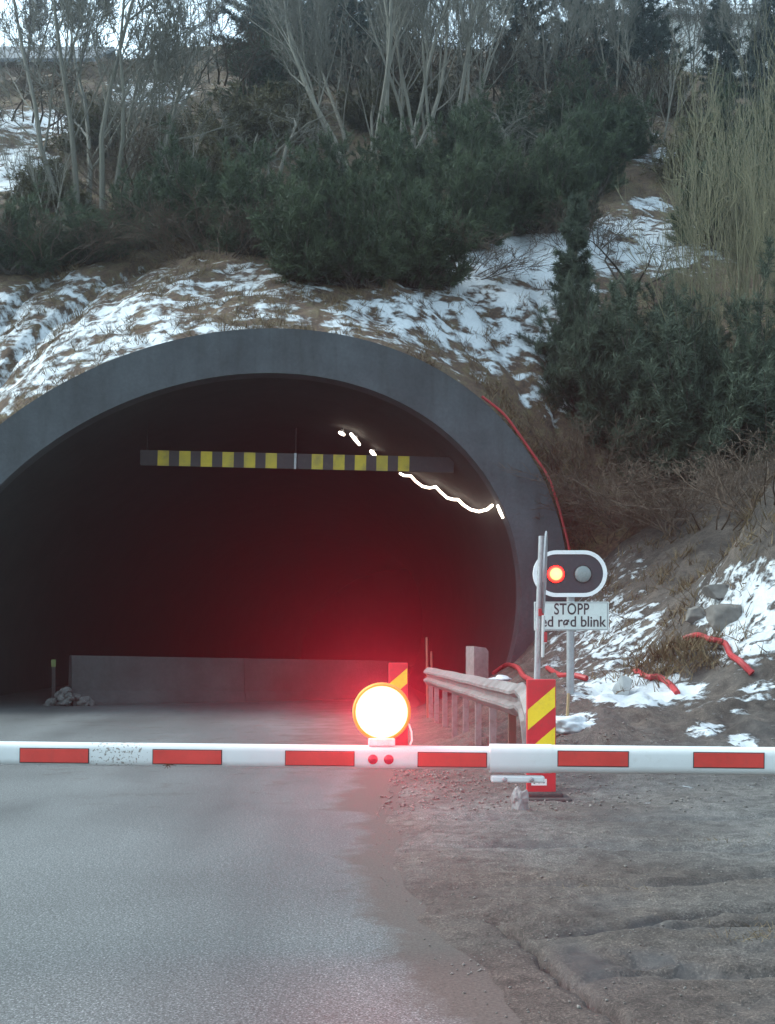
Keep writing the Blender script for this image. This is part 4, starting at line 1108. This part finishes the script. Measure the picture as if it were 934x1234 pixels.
for k_, x, y, h, w, lab in (
    ('pine_a', 700, 500, 165, 120, 'pine bush next to the outer edge of the arch'), ('pine_b', 770, 540, 200, 170, 'wide pine bush in the middle of the right slope'),
    ('pine_a', 850, 575, 240, 180, 'large dark pine bush below the olive willow'), ('pine_b', 930, 560, 210, 190, 'dark pine bush at the right edge under the willow'),
    ('pine_a', 742, 462, 95, 120, 'low pine bush below the dead shrub'), ('pine_b', 822, 458, 100, 130, 'pine bush left of the foot of the willow'), ('pine_b', 690, 445, 100, 95, 'small pine bush at the right tip of the snow band'),
    ('pine_a', 800, 590, 120, 130, 'low pine bush above the soil bank')):
    plant(k_, x, y, h, lab, w, GP)
plant('youngpine', 694, 400, 150, 'slender young pine standing in the bright snow patch', 100, 'young pines')
plant('youngpine', 712, 275, 70, 'small young pine at the upper edge of the bright snow patch', 45, 'young pines')
def on_slope(px, py):
    d = 12.0
    while d < 60:
        p = P(px, py, d); z = verge_z(p.x, p.y) if d < plane_y(p.x) else hill_z(p.x, p.y)
        if z >= p.z: break
        d += .06
    p = P(px, py, d); return Vector((p.x, p.y, p.z))
for x, y, h, w, lab in ((712, 590, 75, 110, 'brown leafless brush beside the right edge of the arch'), (785, 635, 80, 150, 'brown leafless brush above the signal'), (850, 640, 75, 150, 'brown leafless brush behind the soil bank'),
                        (725, 655, 60, 100, 'brown leafless brush just behind the signal board'), (925, 610, 80, 140, 'brown leafless brush at the right edge above the soil bank')):
    plant('brush', x, y, h, lab, w, 'leafless brush on the right slope', where=on_slope)
for x, y, h, w, lab in ((250, 315, 55, 120, 'brown brush along the left foot of the junipers'), (60, 335, 50, 130, 'brown brush at the left edge of the snow band'), (545, 335, 45, 110, 'brown brush under the wide low juniper'),
                        (165, 250, 80, 110, 'leafless brush around the foot of the big multi-stemmed tree'), (700, 300, 40, 80, 'thin leafless brush in the bright snow patch')):
    plant('brush', x, y, h, lab, w, 'leafless brush on the slope')

# dead grass over the slopes
rg = np.random.default_rng(5); pts = []; dirs = []; tn = []
def tuft(x, y, z, n, L):
    for _ in range(n):
        a = rg.uniform(0, 6.28); pts.append((x + rg.normal(0, .06), y + rg.normal(0, .06), z - .02)); dirs.append((math.cos(a) * .55, math.sin(a) * .55 - .15, rg.uniform(.4, 1.0))); tn.append(rg.uniform(.1, .95))
for i in range(5200):
    px = rg.uniform(-60, 700); s = rg.random() ** 1.5 * 11 + .35; x = (px - CX) / F * 27; y = plane_y(x) + s
    sn = snow_at(x, y, hill_z(x, y))
    cl = fbm(x, y, 31, 3, .9)
    if rg.random() < sn * 1.1 or cl < -.05: continue
    tuft(x, y, hill_z(x, y), 5, 1)
for i in range(4200):
    px = rg.uniform(-30, 960); s = rg.uniform(11, 36); x = (px - CX) / F * (26 + s); y = plane_y(x) + s; z = hill_z(x, y)
    if rg.random() < snow_at(x, y, z) * 1.3 or fbm(x, y, 31, 3, .6) < -.12: continue
    for _ in range(5):
        a = rg.uniform(0, 6.28); pts.append((x + rg.normal(0, .25), y + rg.normal(0, .25), z - .03)); dirs.append((math.cos(a) * .6, math.sin(a) * .6 - .15, rg.uniform(.35, 1.0))); tn.append(rg.uniform(.0, .8))
for i in range(2600):
    x = rg.uniform(3.6, 11); y = rg.uniform(15, 24); z = verge_z(x, y)
    if x / y > .36 or rg.random() < snow_at(x, y, z) * 1.3 or fbm(x, y, 41, 3, .8) < .0: continue
    tuft(x, y, z, 4, 1)
for i in range(240):
    x, y = 4.05 + rg.normal(0, .4), 16.0 + rg.normal(0, .35); tuft(x, y, verge_z(x, y), 3, 1)
V, T, tt = needles(rg, np.array(pts), np.array(dirs), np.array(tn), 2, .26, .017, .25)
tag(tri_mesh('dry_grass', V, T, M['straw'], tt), 'short dead brown grass on the slopes around the tunnel', 'grass', kind='stuff')

pts, dirs, tn = [], [], []
for cx_, cy_, n_, sp_ in ((1.62, 5.05, 60, .07), (1.75, 5.25, 50, .09), (1.15, 6.1, 14, .1), (2.2, 7.6, 25, .15)):
    for i in range(n_):
        x, y = cx_ + rg.normal(0, sp_), cy_ + rg.normal(0, sp_ * .7); a = rg.uniform(0, 6.28)
        pts.append((x, y, verge_z(x, y) - .005)); dirs.append((math.cos(a), math.sin(a), rg.uniform(.2, .9))); tn.append(rg.uniform(.3, 1.0))
V, T, tt = needles(rg, np.array(pts), np.array(dirs), np.array(tn), 2, .055, .0035, .3)
tag(tri_mesh('straw_tufts', V, T, M['straw'], tt), 'thin flattened straw tufts growing in the mud of the verge', 'grass', kind='stuff')

# ------------------------------------------------------------------ haze
def haze(dens, aniso, col):
    m = MB(); m.box((0, 45, 26), (120, 130, 56)); o = m.build('haze', None)
    t = NT('thin_haze'); t.t.nodes.remove(t.b); v = t.n('ShaderNodeVolumePrincipled'); v.inputs['Color'].default_value = col + (1,)
    v.inputs['Density'].default_value = dens; v.inputs['Anisotropy'].default_value = aniso
    t.l(v.outputs[0], t.t.nodes['Material Output'].inputs['Volume'])
    o.data.materials.clear(); o.data.materials.append(t.mat); return tag(o, kind='stuff')
HAZE = haze(0.0015, 0.84, (.80, .91, .97))
